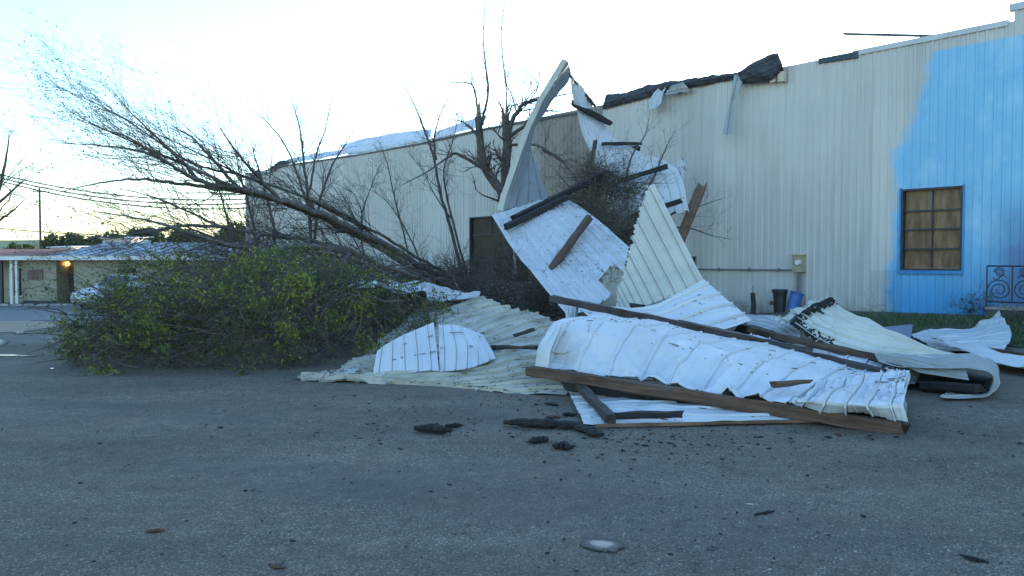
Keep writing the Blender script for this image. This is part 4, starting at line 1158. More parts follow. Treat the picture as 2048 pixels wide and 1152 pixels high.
# loose stones, too many to count
rnd = random.Random(21)
gb = MB()
OCT = ((4,0,2),(4,2,1),(4,1,3),(4,3,0))
for i in range(24000):
    y = 868 + 290 * rnd.random() ** .8
    x = rnd.uniform(-40, 2090)
    if x < 1200 and rnd.random() < (.72 if x > 800 else .86): continue
    c = G(x, y) if False else None
    d = (CAMZ) * F / (y - 525)
    c = P(x, y, d); c.z = gz(c.x, c.y)
    r_ = rnd.uniform(.003, .007); a_ = rnd.uniform(0, 3.14)
    if rnd.random() < .04: r_ *= 1.6
    ex = Vector((math.cos(a_), math.sin(a_), 0)) * r_ * rnd.uniform(.9, 1.5); ey = Vector((-math.sin(a_), math.cos(a_), 0)) * r_ * rnd.uniform(.6, 1.0)
    n = len(gb.v); hh = r_ * rnd.uniform(.5, .9)
    gb.v += [c + ex, c + ey, c - ex, c - ey, c + ex * .5 * rnd.uniform(-.5, 1) + Vector((0, 0, hh)), c - ex * .5 + ey * rnd.uniform(-.4, .4) + Vector((0, 0, hh * .9))]
    q = rnd.random(); mi = 0 if q < .62 else (1 if q < .83 else 2)
    for f in ((0,1,4),(1,5,4),(1,2,5),(2,3,5),(3,4,5),(3,0,4)):
        gb.f.append(tuple(n + k for k in f)); gb.m.append(mi)
o = gb.build('loose_stones', ['pebble_grey', 'pebble_pale', 'pebble_dark'])
tag(o, 'loose small stones of the gravel lot in the foreground', 'gravel'); o['kind'] = 'stuff'
rnd = random.Random(57)
gb = MB()
for i in range(1500):
    x = rnd.gauss(1180, 330); y = 792 + abs(rnd.gauss(0, 62)) + (40 * (x > 1130))
    if i % 4 == 0: x = rnd.uniform(0, 2048); y = rnd.uniform(790, 1150)
    if x > 1830 and y < 800: continue
    if not 0 < x < 2048: continue
    c = G(x, y) + Vector((0, 0, .003))
    a_ = rnd.uniform(0, 6.28); l_ = .003 + .016 * rnd.random() ** 3; w_ = l_ * rnd.uniform(.15, .6)
    e1 = Vector((math.cos(a_), math.sin(a_), 0)) * l_; e2 = Vector((-math.sin(a_), math.cos(a_), 0)) * w_
    q = [c - e1 - e2 * .4, c + e1 * .8 - e2, c + e1 + e2 * .5, c - e1 * .7 + e2]
    hh = Vector((0, 0, l_ * rnd.uniform(.2, .6)))
    gb.hexa(q + [v + hh for v in q], 0 if rnd.random() < .8 else 1)
o = gb.build('bark_crumbs', ['char_bark', 'bark_red'])
tag(o, 'fine dark bark crumbs strewn over the gravel round the wreckage', 'bark crumbs'); o['kind'] = 'stuff'
# litter lying on the sheets
rnd = random.Random(31)
for oo, S_, cnt, lift in ((oA, S_A, 300, .03), (oE, S_E, 420, .026), (oB, S_B, 1700, .04), (oJ, S_J, 90, .025), (oF2, S_F2, 90, .03)):
    mb = MB()
    for i in range(cnt):
        u, v = rnd.random(), rnd.random()
        if oo is oA: v = .45 + .5 * rnd.random()
        if hsh(u * 4, v * 4, cnt) < -.12 and rnd.random() < .8: continue
        c, n = on_surf(S_, u, v, lift)
        e1 = Vector((rnd.uniform(-1, 1), rnd.uniform(-1, 1), rnd.uniform(-1, 1))).cross(n)
        if e1.length < .05: continue
        e1.normalize(); e2 = n.cross(e1)
        l_, w_ = rnd.choice((.004, .006, .009, .016, .04)) * rnd.uniform(.7, 1.2), rnd.uniform(.001, .003)
        mb.quad(c - e1*l_ - e2*w_, c + e1*l_ - e2*w_, c + e1*l_ + e2*w_ + n*.01, c - e1*l_ + e2*w_ + n*.01, 0 if rnd.random() < .7 else 1)
    o = mb.build('leaf_litter', ['twig', 'grass_dry']); o['kind'] = 'stuff'
    keep(oo, o)

# ------------------------------------------------------------------ trees
def rv(rnd): 
    while True:
        v = Vector((rnd.uniform(-1, 1), rnd.uniform(-1, 1), rnd.uniform(-1, 1)))
        if .05 < v.length < 1: return v.normalized()
def poly(pts, n=5):
    """smooth a list of (x, y, dist, radius) pixels into points and radii"""
    ps = [P(a, b, c) for a, b, c, _ in pts]; rs = [q[3] for q in pts]
    out, rad = [], []
    k = len(ps) - 1
    for i in range(k * n + 1):
        t_ = i / (k * n)
        out.append(crline(ps, t_)); x = t_ * k; j = min(int(x), k - 1); rad.append(rs[j] + (rs[j+1] - rs[j]) * (x - j))
    return out, rad
def twig(mb, p, d, L_, r, rnd, level, bias, leaves=None, wig=.28, sides=3, kids=(3, 5), leafn=0):
    """a crooked branch that forks into thinner ones"""
    n = 5 if level > 0 else 4
    pts = [p]; q = p.copy(); dd = d.normalized()
    for i in range(n):
        dd = (dd + rv(rnd) * wig + bias * .12).normalized()
        q = q + dd * (L_ / n); pts.append(q.copy())
    mb.tube(pts, [r * (1 - .8 * i / n) for i in range(n + 1)], sides if level < 2 else 4, cap=False)
    if leaves is not None and level == 0:
        for _ in range(leafn): leaves.append((pts[rnd.randint(1, n)] + rv(rnd) * .035))
    if level > 0:
        for _ in range(rnd.randint(*kids)):
            t_ = rnd.uniform(.2, 1.0) * n; i = min(int(t_), n - 1)
            s_ = pts[i].lerp(pts[i+1], t_ - i)
            ax = (pts[i+1] - pts[i]).normalized()
            nd_ = (ax * .75 + rv(rnd) * .65 + bias * .25).normalized()
            twig(mb, s_, nd_, L_ * rnd.uniform(.38, .68), max(r * .5, .0022), rnd, level - 1, bias, leaves, wig, sides, kids, leafn)
def leaf_mesh(name, pts, mats, rnd, size, weights, parent):
    v, f, m_ = [], [], []
    for c in pts:
        a = rv(rnd); b_ = a.cross(rv(rnd))
        if b_.length < .1: continue
        b_.normalize(); s_ = size * rnd.uniform(.6, 1.3)
        n = len(v)
        v += [c - a*s_*.5, c + b_*s_*.22 + a*s_*.05, c + a*s_*.5, c - b_*s_*.22 + a*s_*.05]
        f.append((n, n+1, n+2, n+3)); q = min(.999, max(0, rnd.random() - .75 * hsh(c.x * 1.1, c.y * 1.1, c.z * 1.4 + 7))); k = 0
        for w in weights:
            if q < w: break
            q -= w; k += 1
        m_.append(min(k, len(mats) - 1))
    o = link_mesh(name, v, f, mats, None, m_)
    keep(parent, o)
    return o
# ---- the fallen tree: several stems thrown over to the left from a root by the wall
rnd = random.Random(3)
base = P(930, 600, 27.5); base.z = gz(base.x, base.y)
ft = thing('fallen_tree', 'uprooted tree fallen across the lot, its green leafy crown on the ground', 'tree', base)
stems = [
 [(948, 592, 28, .24), (850, 537, 26.5, .20), (760, 485, 25, .18), (660, 435, 23, .155), (560, 400, 21.5, .135), (480, 378, 20, .115), (400, 362, 18.8, .085), (330, 322, 17.8, .06), (262, 278, 17, .04), (200, 255, 16.5, .022), (130, 218, 16, .008)],
 [(945, 600, 27.5, .2), (820, 536, 26, .16), (720, 474, 24.5, .14), (600, 418, 22.5, .11), (500, 388, 20.5, .085), (420, 352, 19, .06), (300, 300, 18, .04), (230, 268, 17.5, .024), (140, 232, 17, .008)],
 [(905, 588, 27, .17), (800, 548, 25.5, .15), (700, 503, 24, .13), (620, 480, 22.8, .11), (540, 471, 21.5, .09), (450, 455, 20, .07), (380, 425, 19, .045), (300, 392, 18.2, .028), (220, 374, 17.5, .010)],
 [(700, 503, 24, .10), (620, 492, 22, .085), (540, 500, 19.5, .07), (460, 492, 18, .055), (390, 470, 17, .04), (300, 442, 16.5, .025), (200, 424, 16, .008)],
 [(500, 384, 20.4, .06), (420, 376, 19.3, .05), (350, 366, 18.5, .04), (280, 358, 17.5, .03), (200, 366, 17, .018), (120, 384, 16.5, .006)],
 [(560, 402, 21.5, .06), (510, 345, 20.5, .045), (470, 300, 20, .028), (440, 255, 19.5, .012)],
 [(480, 378, 20, .05), (430, 325, 19.4, .038), (390, 280, 19, .024), (350, 255, 18.6, .008)],
 [(400, 362, 18.8, .05), (350, 310, 18.2, .035), (300, 262, 17.8, .022), (262, 225, 17.4, .012), (232, 190, 17.1, .005)],
 [(450, 455, 20, .05), (370, 450, 18.5, .04), (300, 462, 17, .03), (230, 475, 16, .02), (150, 470, 15.4, .008)],
 [(620, 480, 22.8, .07), (560, 530, 19.5, .06), (480, 560, 17, .05), (390, 580, 15.2, .035), (300, 600, 14, .02), (220, 640, 13, .008)],
 [(700, 505, 24, .08), (660, 560, 20, .065), (600, 600, 17, .05), (520, 640, 14.8, .035), (440, 680, 13, .02), (380, 710, 12.2, .008)],
 [(800, 548, 25.5, .09), (770, 575, 21, .07), (740, 610, 17.5, .05), (700, 650, 15, .035), (660, 690, 13.4, .02), (620, 720, 12.4, .008)],
 [(330, 322, 17.8, .035), (270, 300, 17.2, .026), (190, 290, 16.7, .016), (90, 285, 16.2, .006)],
 [(520, 470, 21, .05), (450, 520, 18, .04), (350, 540, 16, .03), (250, 565, 14.6, .018), (170, 600, 13.6, .007)],
]
trunk = MB(); tw = MB(); budleaves = []; leaves = []
LEFT = Vector((-1, -.35, .12)).normalized()
for q in (0, 1, 2, 2):
    ox, oy, od = rnd.uniform(-25, 45), rnd.choice((-1, 1)) * rnd.uniform(22, 48), rnd.uniform(-.8, .8)
    stems.append([(x + ox * (i / 10) * 2, y + oy * (.3 + i / 8), d + od, r_ * rnd.uniform(.26, .36)) for i, (x, y, d, r_) in enumerate(stems[q])])
for k, st in enumerate(stems):
    if k < 3: st = [(x, y, d, r_ * .58) for x, y, d, r_ in st]
    pts, rad = poly(st, 6)
    pts = [p + rv(rnd) * min(.05, r_ * .5) for p, r_ in zip(pts, rad)]
    low = k in (9, 10, 11, 13)
    trunk.tube(pts, rad, 8 if rad[0] > .1 else 6)
    n = len(pts)
    cnt = int(n * (.8 if not low else 1.2))
    for i in range(cnt):
        t_ = rnd.uniform(.16 if k < 3 or k > 13 else .12, 1.0)
        j = min(int(t_ * (n - 1)), n - 2)
        s_ = pts[j].lerp(pts[j+1], t_ * (n - 1) - j)
        ax = (pts[j+1] - pts[j]).normalized()
        d = (ax * .7 + rv(rnd) * .7 + LEFT * .25 + Vector((0, 0, .22 if not low else -.05))).normalized()
        L_ = rnd.uniform(.9, 2.3) * (1.15 - .45 * t_)
        twig(tw, s_, d, L_, max(.004, min(.02, rad[j] * .26)), rnd, 2, LEFT * .8 + Vector((0, 0, .35)), leaves if low else budleaves, kids=(3, 5) if low else (3, 4), leafn=(2 if low else 1))
o = trunk.build('trunk', 'bark_pale', smooth_shade=True); keep(ft, o)
o = tw.build('branches', 'twig'); o['kind'] = 'stuff'; keep(ft, o)
# root plate
rt = MB()
for i in range(46):
    d = rv(rnd); d.z = abs(d.z) * .7 - .1
    twig(rt, base + Vector((rnd.uniform(-.5, .7), rnd.uniform(-.6, .4), rnd.uniform(.1, .9))), d + Vector((.4, -.1, 0)), rnd.uniform(.6, 1.5), rnd.uniform(.02, .07), rnd, 1, Vector((.2, 0, -.3)), wig=.4, sides=4)
o = rt.build('roots', 'bark'); o['kind'] = 'stuff'; keep(ft, o)
# leafy mound: many leafy shoots filling the crushed crown
def mound_h(X, Y):
    """height of the crushed crown over a spot"""
    c = 0
    for (cx, cy, rx, ry, h_) in ((-4.9, 13.9, 2.5, 2.5, 1.75), (-3.3, 14.6, 2.0, 2.6, 1.7), (-6.2, 14.2, 1.35, 2.1, 1.3), (-2.3, 14.9, 1.4, 1.9, 1.25), (-4.4, 17.5, 3.6, 3.0, 1.9)):
        q = ((X - cx) / rx) ** 2 + ((Y - cy) / ry) ** 2
        if q < 1: c = max(c, h_ * (1 - q) ** .42)
    return c * (1 + .42 * hsh(X * 1.25, Y * 1.25, 4) + .3 * hsh(X * 3.3, Y * 3.3, 8))
shoots = MB(); bright = []
def shoot(p, d, L_, ln, store, r0=.006):
    n = 3; q = p - d * L_ * .4; pts = [q.copy()]
    for i in range(n):
        d = (d + rv(rnd) * .3).normalized(); q = q + d * L_ / n
        if q.z < gz(q.x, q.y) + .01: q.z = gz(q.x, q.y) + .01
        pts.append(q.copy())
    shoots.tube(pts, [r0, r0 * .8, r0 * .6, r0 * .3], 3, cap=False)
    for _ in range(ln):
        i = rnd.randint(0, n - 1); store.append(pts[i].lerp(pts[i+1], rnd.random()) + rv(rnd) * .045)
def mound_spot(lo):
    while True:
        X = rnd.uniform(-8.0, -.8); Y = rnd.uniform(11.4, 20.0); hm = mound_h(X, Y)
        if hm > lo: return X, Y, hm
for c_ in range(185):            # leafy clumps hung on the outside of the crown
    X, Y, hm = mound_spot(.22)
    if c_ % 3 and Y > 15.5: X, Y, hm = mound_spot(.22)
    zf = rnd.uniform(.25, 1.05)
    cc = Vector((X, Y - .2, gz(X, Y) + hm * zf)); rr = rnd.uniform(.16, .46); lush = rnd.random()
    for _ in range(int(13 + 26 * rr)):
        v = rv(rnd) * rnd.random() ** .5
        shoot(cc + Vector((v.x * rr * 1.25, v.y * rr, v.z * rr * .75)), (v + Vector((-.3, -.4, .35))).normalized(), rnd.uniform(.18, .42), rnd.randint(6, 12), bright if lush > .47 else leaves)
for c_ in range(2700):           # bare and thinly leaved twigs filling the inside
    X, Y, hm = mound_spot(.1)
    shoot(Vector((X, Y, gz(X, Y) + hm * rnd.uniform(.05, .95))), (rv(rnd) + Vector((-.35, -.4, .2))).normalized(), rnd.uniform(.3, .9), rnd.randint(0, 3), leaves, rnd.uniform(.004, .011))
for c_ in range(900):            # leaves pressed against the ground at the front
    X, Y, hm = mound_spot(.12)
    if Y > 14.5: continue
    shoot(Vector((X, Y, gz(X, Y) + min(hm, .75) * rnd.uniform(.02, .7))), (rv(rnd) + Vector((-.3, -.5, .1))).normalized(), rnd.uniform(.2, .45), rnd.randint(5, 10), leaves)
for c_ in range(60):             # long crooked boughs showing through
    X, Y, hm = mound_spot(.4)
    twig(shoots, Vector((X + 1, Y + .6, gz(X, Y) + hm * rnd.uniform(.4, .9))), Vector((-1, -.6, rnd.uniform(-.3, .4))), rnd.uniform(1.2, 2.4), rnd.uniform(.014, .03), rnd, 1, LEFT * .4, sides=4)
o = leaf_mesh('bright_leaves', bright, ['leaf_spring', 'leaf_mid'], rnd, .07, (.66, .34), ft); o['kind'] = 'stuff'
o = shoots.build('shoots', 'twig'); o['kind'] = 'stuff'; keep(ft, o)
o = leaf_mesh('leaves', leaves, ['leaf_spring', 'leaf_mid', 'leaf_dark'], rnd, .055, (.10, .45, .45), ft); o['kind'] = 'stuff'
o = leaf_mesh('buds', budleaves, ['leaf_bud', 'leaf_mid'], rnd, .05, (.5, .5), ft); o['kind'] = 'stuff'

# ---- bare trees and saplings along the wall
def bare_tree(label, stems_px, seed, cnt=14, L0=(.6, 1.6), level=2, up=.35, mat='bark', broken=None, group='bare trees along the warehouse', kids=(2, 4), start=.25, leafy=0):
    rnd = random.Random(seed)
    b0 = P(*stems_px[0][0][:3])
    t_ = thing('bare_tree', label, 'tree', (b0.x, b0.y, gz(b0.x, b0.y)), group)
    tr_, tw_ = MB(), MB(); lv = []
    for st in stems_px:
        pts, rad = poly(st, 5)
        pts = [p + rv(rnd) * min(.03, r_ * .4) for p, r_ in zip(pts, rad)]
        tr_.tube(pts, rad, 7 if rad[0] > .05 else 5)
        n = len(pts)
        for i in range(cnt):
            tt = rnd.uniform(start, 1.0); j = min(int(tt * (n - 1)), n - 2)
            s_ = pts[j].lerp(pts[j+1], tt * (n - 1) - j); ax = (pts[j+1] - pts[j]).normalized()
            d = (ax * .6 + rv(rnd) * .7 + Vector((0, 0, up))).normalized()
            twig(tw_, s_, d, rnd.uniform(*L0) * (1.2 - .5 * tt), max(.0045, rad[j] * .35), rnd, level, Vector((0, 0, up)), lv if leafy else None, kids=kids, leafn=leafy)
    keep(t_, tr_.build('trunk', mat, smooth_shade=True))
    o = tw_.build('branches', 'twig'); o['kind'] = 'stuff'; keep(t_, o)
    if lv: o = leaf_mesh('leaves', lv, ['leaf_bud', 'leaf_mid'], rnd, .06, (.5, .5), t_); o['kind'] = 'stuff'
    if broken:
        mb = MB()
        for (x, y, d, r_, h_) in broken:
            c = P(x, y, d)
            for i in range(9):
                a = rnd.uniform(0, 6.28); q = c + Vector((math.cos(a) * r_ * .6, math.sin(a) * r_ * .6, -.25))
                mb.tube([q, q + Vector((rnd.uniform(-.03, .03), 0, h_ * rnd.uniform(.4, 1.0) + .2))], [r_ * .35, .004], 4)
        keep(t_, mb.build('splinters', 'split_wood'))
    return t_
bare_tree('leaning snapped tree with a split orange break beside the twisted sheet', [
    [(1046, 560, 24.5, .17), (1030, 450, 24.5, .155), (1004, 388, 24.5, .15), (975, 345, 24.5, .14), (962, 300, 24.5, .125), (957, 232, 24.5, .11)],
    [(958, 236, 24.5, .05), (953, 205, 24.5, .035), (945, 170, 24.5, .022), (915, 165, 24.3, .012), (885, 168, 24, .006)],
    [(962, 250, 24.5, .05), (972, 210, 24.6, .04), (976, 170, 24.7, .03), (969, 110, 24.8, .02), (967, 60, 25, .014), (972, -20, 25.2, .006)],
    [(963, 335, 24.5, .06), (915, 308, 24.2, .045), (900, 312, 24, .035), (860, 340, 23.8, .02), (800, 372, 23.5, .008)]], 41, cnt=15, L0=(.6, 1.6), broken=[(957, 226, 24.5, .10, .55)])
bare_tree('upright snapped tree with a split orange top behind the twisted sheet', [
    [(1016, 560, 25.6, .17), (1014, 450, 25.6, .16), (1012, 360, 25.6, .155), (1014, 280, 25.6, .15), (1010, 235, 25.6, .12)],
    [(1016, 275, 25.6, .09), (1030, 232, 25.5, .075), (1050, 207, 25.3, .06), (1090, 198, 25, .03), (1150, 185, 24.6, .012)],
    [(1018, 275, 25.6, .07), (1050, 250, 25.2, .05), (1080, 225, 24.8, .035), (1130, 222, 24.4, .012)],
    [(1014, 222, 25.6, .03), (1012, 175, 25.7, .022), (1005, 110, 25.8, .016), (1003, 60, 26, .012), (1010, 0, 26.2, .005)],
    [(1020, 290, 25.5, .05), (1070, 290, 24.6, .035), (1110, 310, 24, .02), (1145, 335, 23.6, .008)]], 42, cnt=15, L0=(.6, 1.6), broken=[(1009, 232, 25.6, .12, .5)])
bare_tree('slender leaning sapling with a forked top against the pale wall', [
    [(930, 575, 28.5, .07), (905, 470, 28.5, .06), (880, 385, 28.5, .052), (866, 310, 28.5, .045), (848, 258, 28.4, .035), (826, 205, 28.3, .02), (795, 150, 28, .007)],
    [(872, 320, 28.5, .04), (868, 280, 28.5, .03), (880, 230, 28.4, .02), (900, 190, 28.2, .008)]], 43, cnt=18, L0=(.5, 1.3))
bare_tree('thin sapling beside the dark window', [
    [(945, 580, 28, .05), (925, 520, 28, .045), (895, 400, 28, .04), (888, 340, 28, .03), (905, 285, 28, .02), (915, 240, 28, .008)],
    [(905, 440, 28, .03), (870, 390, 27.7, .022), (845, 340, 27.4, .012), (820, 310, 27.2, .006)]], 44, cnt=20, L0=(.5, 1.3))
bare_tree('many-stemmed bare shrub tree behind the fallen trunk', [
    [(625, 600, 29, .08), (622, 500, 29, .07), (618, 400, 29, .06), (608, 330, 29, .045), (600, 260, 29, .028), (580, 190, 29, .008)],
    [(628, 480, 29, .06), (640, 400, 29, .05), (665, 330, 28.8, .035), (690, 290, 28.6, .02), (712, 250, 28.5, .007)],
    [(618, 420, 29, .05), (595, 350, 29, .04), (570, 290, 28.8, .026), (530, 240, 28.6, .016), (496, 215, 28.4, .006)],
    [(620, 380, 29, .045), (632, 310, 29, .034), (650, 260, 29, .02), (663, 195, 29, .007)]], 45, cnt=15, L0=(.7, 1.9), kids=(3, 5))
bare_tree('bare sapling cluster at the far end of the warehouse', [
    [(520, 600, 33, .09), (515, 500, 33, .07), (500, 420, 33, .055), (480, 350, 33, .035), (470, 300, 33, .008)],
    [(545, 600, 32, .08), (550, 480, 32, .065), (535, 400, 32, .05), (515, 330, 32, .03), (500, 280, 32, .008)],
    [(500, 600, 31, .08), (470, 500, 31, .06), (450, 420, 31, .04), (425, 340, 31, .02), (410, 290, 31, .007)]], 46, cnt=18, L0=(.7, 2.0), kids=(3, 5))
bare_tree('pair of thin sapling whips left of the slender leaning sapling', [
    [(830, 590, 27, .035), (815, 500, 27, .03), (790, 400, 27, .024), (775, 330, 27, .014), (760, 285, 27, .005)],
    [(860, 590, 27, .035), (835, 510, 27, .03), (800, 440, 27, .02), (765, 395, 27, .012), (720, 370, 27, .005)]], 47, cnt=23, L0=(.4, 1.2))
bare_tree('low bare sapling with a few dry leaves by the far wall', [
    [(735, 590, 27.5, .04), (728, 520, 27.5, .035), (722, 440, 27.5, .026), (740, 380, 27.5, .015), (760, 330, 27.5, .005)],
    [(728, 520, 27.5, .03), (700, 460, 27.5, .02), (680, 420, 27.5, .008)]], 48, cnt=23, L0=(.4, 1.2), leafy=1)
# pale dead branches caught round the plank at the wall
bare_tree('bare twiggy branch spreading over the beige wall beside the leaning plank', [
    [(1300, 470, 24, .05), (1340, 430, 24.6, .035), (1390, 415, 25, .02), (1450, 395, 25.4, .006)],
    [(1310, 460, 24, .04), (1370, 455, 24.6, .025), (1420, 470, 25, .015), (1455, 478, 25.3, .005)],
    [(1280, 400, 24, .04), (1310, 350, 24.4, .03), (1330, 300, 24.8, .018), (1350, 260, 25.2, .005)],
    [(1250, 360, 24.4, .04), (1265, 310, 24.8, .028), (1290, 270, 25.1, .015), (1300, 225, 25.4, .005)]], 49, cnt=9, L0=(.5, 1.2), group='bare branches in the wreckage')
bare_tree('bare branch arching in front of the dirty, shaded brown wall bay', [
    [(1085, 300, 25.2, .05), (1120, 320, 24.8, .035), (1150, 355, 24.4, .02), (1160, 390, 24.2, .006)],
    [(1190, 440, 23, .04), (1160, 395, 23.4, .03), (1135, 370, 23.8, .02), (1110, 340, 24.2, .008)],
    [(1210, 420, 23, .04), (1180, 360, 23.6, .03), (1175, 320, 24, .015), (1195, 280, 24.4, .005)]], 50, cnt=9, L0=(.5, 1.3), group='bare branches in the wreckage')

# ---- brush heaps
def brush(label, blobs, seed, n, L0=(.4, 1.1), r0=.011, leafn=0, mats=('leaf_mid', 'leaf_dark'), lsize=.05, fill='twig'):
    rnd = random.Random(seed)
    c0 = Vector(blobs[0][0])
    t_ = thing('brush_heap', label, 'brush', (c0.x, c0.y, gz(c0.x, c0.y)))
    mb = MB(); lv = []
    for i in range(n):
        c, rr = rnd.choice(blobs)
        v = rv(rnd) * (rnd.random() ** .4)
        p = Vector(c) + Vector((v.x * rr[0], v.y * rr[1], v.z * rr[2]))
        g = gz(p.x, p.y)
        if p.z < g: p.z = g + .02
        d = rv(rnd); d.z = d.z * .5
        twig(mb, p, d, rnd.uniform(*L0), rnd.uniform(.4, 1) * r0, rnd, 1, v * .5, lv, wig=.35, kids=(2, 4), leafn=leafn)
    o = mb.build('branches', fill); o['kind'] = 'stuff'; keep(t_, o)
    if lv: o = leaf_mesh('leaves', lv, list(mats), rnd, lsize, (.5, .5), t_); o['kind'] = 'stuff'
    return t_
brush('dark tangled brush heap under the big tilted sheet', [(P(1050, 585, 18.5), (1.0, 1.3, .75)), (P(1000, 590, 19), (.8, 1.2, .6)), (P(1095, 605, 17.0), (.55, .8, .45)), (P(1030, 540, 20.5), (.9, .9, .7))], 61, 1050, leafn=1, mats=('leaf_dark', 'leaf_dark'), lsize=.045)
brush('green tangle of vines and twigs wedged between the hanging sheets', [(P(1205, 400, 21.8), (.75, .9, .65)), (P(1235, 375, 22.4), (.8, .8, .4)), (P(1200, 450, 20.8), (.6, .9, .6)), (P(1225, 480, 20.2), (.5, .8, .6)), (P(1160, 420, 22), (.5, .8, .4)), (P(1250, 470, 19.5), (.4, .8, .6)), (P(1195, 350, 22.6), (.35, .6, .35))], 62, 1400, leafn=2, mats=('leaf_mid', 'leaf_dark'), lsize=.055)
brush('dead dark brush along the wall foot behind the fallen trunk', [(P(560, 540, 26), (1.6, 1.5, 1.0)), (P(660, 560, 26), (1.6, 1.5, .8)), (P(760, 575, 25.5), (1.5, 1.5, .6)), (P(860, 575, 25.5), (1.3, 1.5, .6)), (P(920, 560, 25.5), (.9, 1.2, .6)), (P(480, 530, 25), (1.4, 1.5, 1.1))], 63, 1500, L0=(.6, 1.6), r0=.016, leafn=1, mats=('leaf_dark', 'leaf_bud'))
brush('dry weeds sprouting at the wall foot near the meter', [(W(wall_s(1680, .5), .2, .5), (.5, .3, .25)), (W(wall_s(1735, .4), .3, .4), (.4, .25, .35)), (W(wall_s(1470, .6), .1, .6), (.5, .3, .3))], 64, 46, L0=(.3, .9), r0=.006)
brush('low dark weeds growing beside the iron railing', [(W(wall_s(1950, .7), .45, .7), (.4, .3, .3)), (W(wall_s(2035, 1.9), .3, 1.9), (.5, .3, .25))], 65, 150, L0=(.2, .5), r0=.006, leafn=3, mats=('leaf_dark', 'leaf_dark'))
brush('broken twigs sticking up at the left tip of the wide cream sheet', [(P(655, 752, 10.6), (.25, .2, .12))], 66, 9, L0=(.2, .5), r0=.008)

# ------------------------------------------------------------------ the low house across the lot
HY = 40.0
def hx(x): return (x - 1024) / F * HY
gh = gz(-22, 40) - .02
house = thing('low_house', 'low cream single-storey house with grey metal roof and a lit porch lamp', 'house', (hx(140), HY, gh))
def hbox(name, x0, x1, y0, y1, z0, z1, mat, parent=None):
    mb = MB(); mb.box(x0, x1, y0, y1, z0, z1); o = mb.build(name, mat)
    if parent is None: keep(house, o)
    else: o.parent = parent
    return o
ez = P(200, 514, HY).z
dx0, dx1 = hx(113), hx(148)
hbox('wall', hx(44), dx0, HY, HY + 7, gh, ez, 'house_wall')
hbox('wall', dx1, hx(470), HY, HY + 7, gh, ez, 'house_wall')
hbox('wall', hx(-110), hx(44), HY + 1.6, HY + 7, gh, ez, 'house_wall')
hbox('wall', dx0, dx1, HY + 1.1, HY + 7, gh, ez, 'house_dark')
d_ = hbox('door', dx0 + .1, dx1 - .1, HY + 1.02, HY + 1.09, gh, gh + 2.0, 'house_dark')
hbox('door_handle', dx1 - .22, dx1 - .18, HY + .96, HY + 1.02, gh + .95, gh + 1.0, 'house_trim', d_)
hbox('foundation', hx(46), dx0 - .02, HY - .06, HY - .001, gh - .1, gh + .18, 'house_dark')
# roof: low front slope with raised seams and a fascia
mb = MB()
rz = P(300, 487, HY + 5).z
def roof_piece(x0, x1, mat, nm, rz0):
    mb = MB()
    y0, y1 = HY - .55, HY + 5
    mb.hexa([Vector((x0, y0, ez - .04)), Vector((x1, y0, ez - .04)), Vector((x1, y1, rz0 - .04)), Vector((x0, y1, rz0 - .04)), Vector((x0, y0, ez + .06)), Vector((x1, y0, ez + .06)), Vector((x1, y1, rz0 + .06)), Vector((x0, y1, rz0 + .06))])
    mb.hexa([Vector((x0, y1 + .002, rz0 - .04)), Vector((x1, y1 + .002, rz0 - .04)), Vector((x1, HY + 7.4, ez + .2)), Vector((x0, HY + 7.4, ez + .2)), Vector((x0, y1 + .002, rz0 + .06)), Vector((x1, y1 + .002, rz0 + .06)), Vector((x1, HY + 7.4, ez + .3)), Vector((x0, HY + 7.4, ez + .3))])
    o = mb.build(nm, mat); keep(house, o)
    return o
ro = roof_piece(hx(112), hx(490), 'house_roof', 'roof', rz)
x = hx(118)
while x < hx(488):
    mb = MB(); mb.hexa([Vector((x - .02, HY - .56, ez + .061)), Vector((x + .02, HY - .56, ez + .061)), Vector((x + .02, HY + 5, rz + .061)), Vector((x - .02, HY + 5, rz + .061)), Vector((x - .02, HY - .56, ez + .10)), Vector((x + .02, HY - .56, ez + .10)), Vector((x + .02, HY + 5, rz + .10)), Vector((x - .02, HY + 5, rz + .10))])
    mb.build('roof_seam', 'house_roof').parent = ro
    x += .6
roof_piece(hx(-120), hx(111), 'house_red', 'porch_roof', P(50, 500, HY + 5).z)
hbox('fascia', hx(-120), hx(490), HY - .60, HY - .552, ez - .16, ez + .05, 'house_trim')
for x in (-40, 12, 32, 42): hbox('porch_post', hx(x) - .06, hx(x) + .06, HY - .4, HY - .28, gh, ez - .05, 'house_trim' if x != 12 else 'house_dark')
hbox('porch_rail', hx(-40), hx(12) - .07, HY - .36, HY - .32, gh + .8, gh + .86, 'house_trim')
for i in range(9): hbox('rail_picket', hx(-36) + i * .13, hx(-36) + i * .13 + .035, HY - .355, HY - .325, gh + .02, gh + .8, 'house_trim')
w_ = hbox('window', hx(24), hx(41), HY + 1.52, HY + 1.6, gh + .8, gh + 1.9, 'house_trim')
hbox('window_pane', hx(24) + .07, hx(41) - .07, HY + 1.50, HY + 1.519, gh + .87, gh + 1.83, 'car_glass', w_)
w_ = hbox('window', hx(-20), hx(8), HY + 1.52, HY + 1.6, gh + .3, gh + 1.9, 'house_trim')
hbox('window_pane', hx(-20) + .07, hx(8) - .07, HY + 1.50, HY + 1.519, gh + .37, gh + 1.83, 'car_glass', w_)
hbox('wall_sign', hx(56), hx(86), HY - .06, HY - .002, gh + 1.25, gh + 1.75, 'sign_brown')
lp = P(135, 527, HY + .9)
lm = hbox('lamp', lp.x - .08, lp.x + .08, HY + .98, HY + 1.018, lp.z + .06, lp.z + .14, 'house_dark')
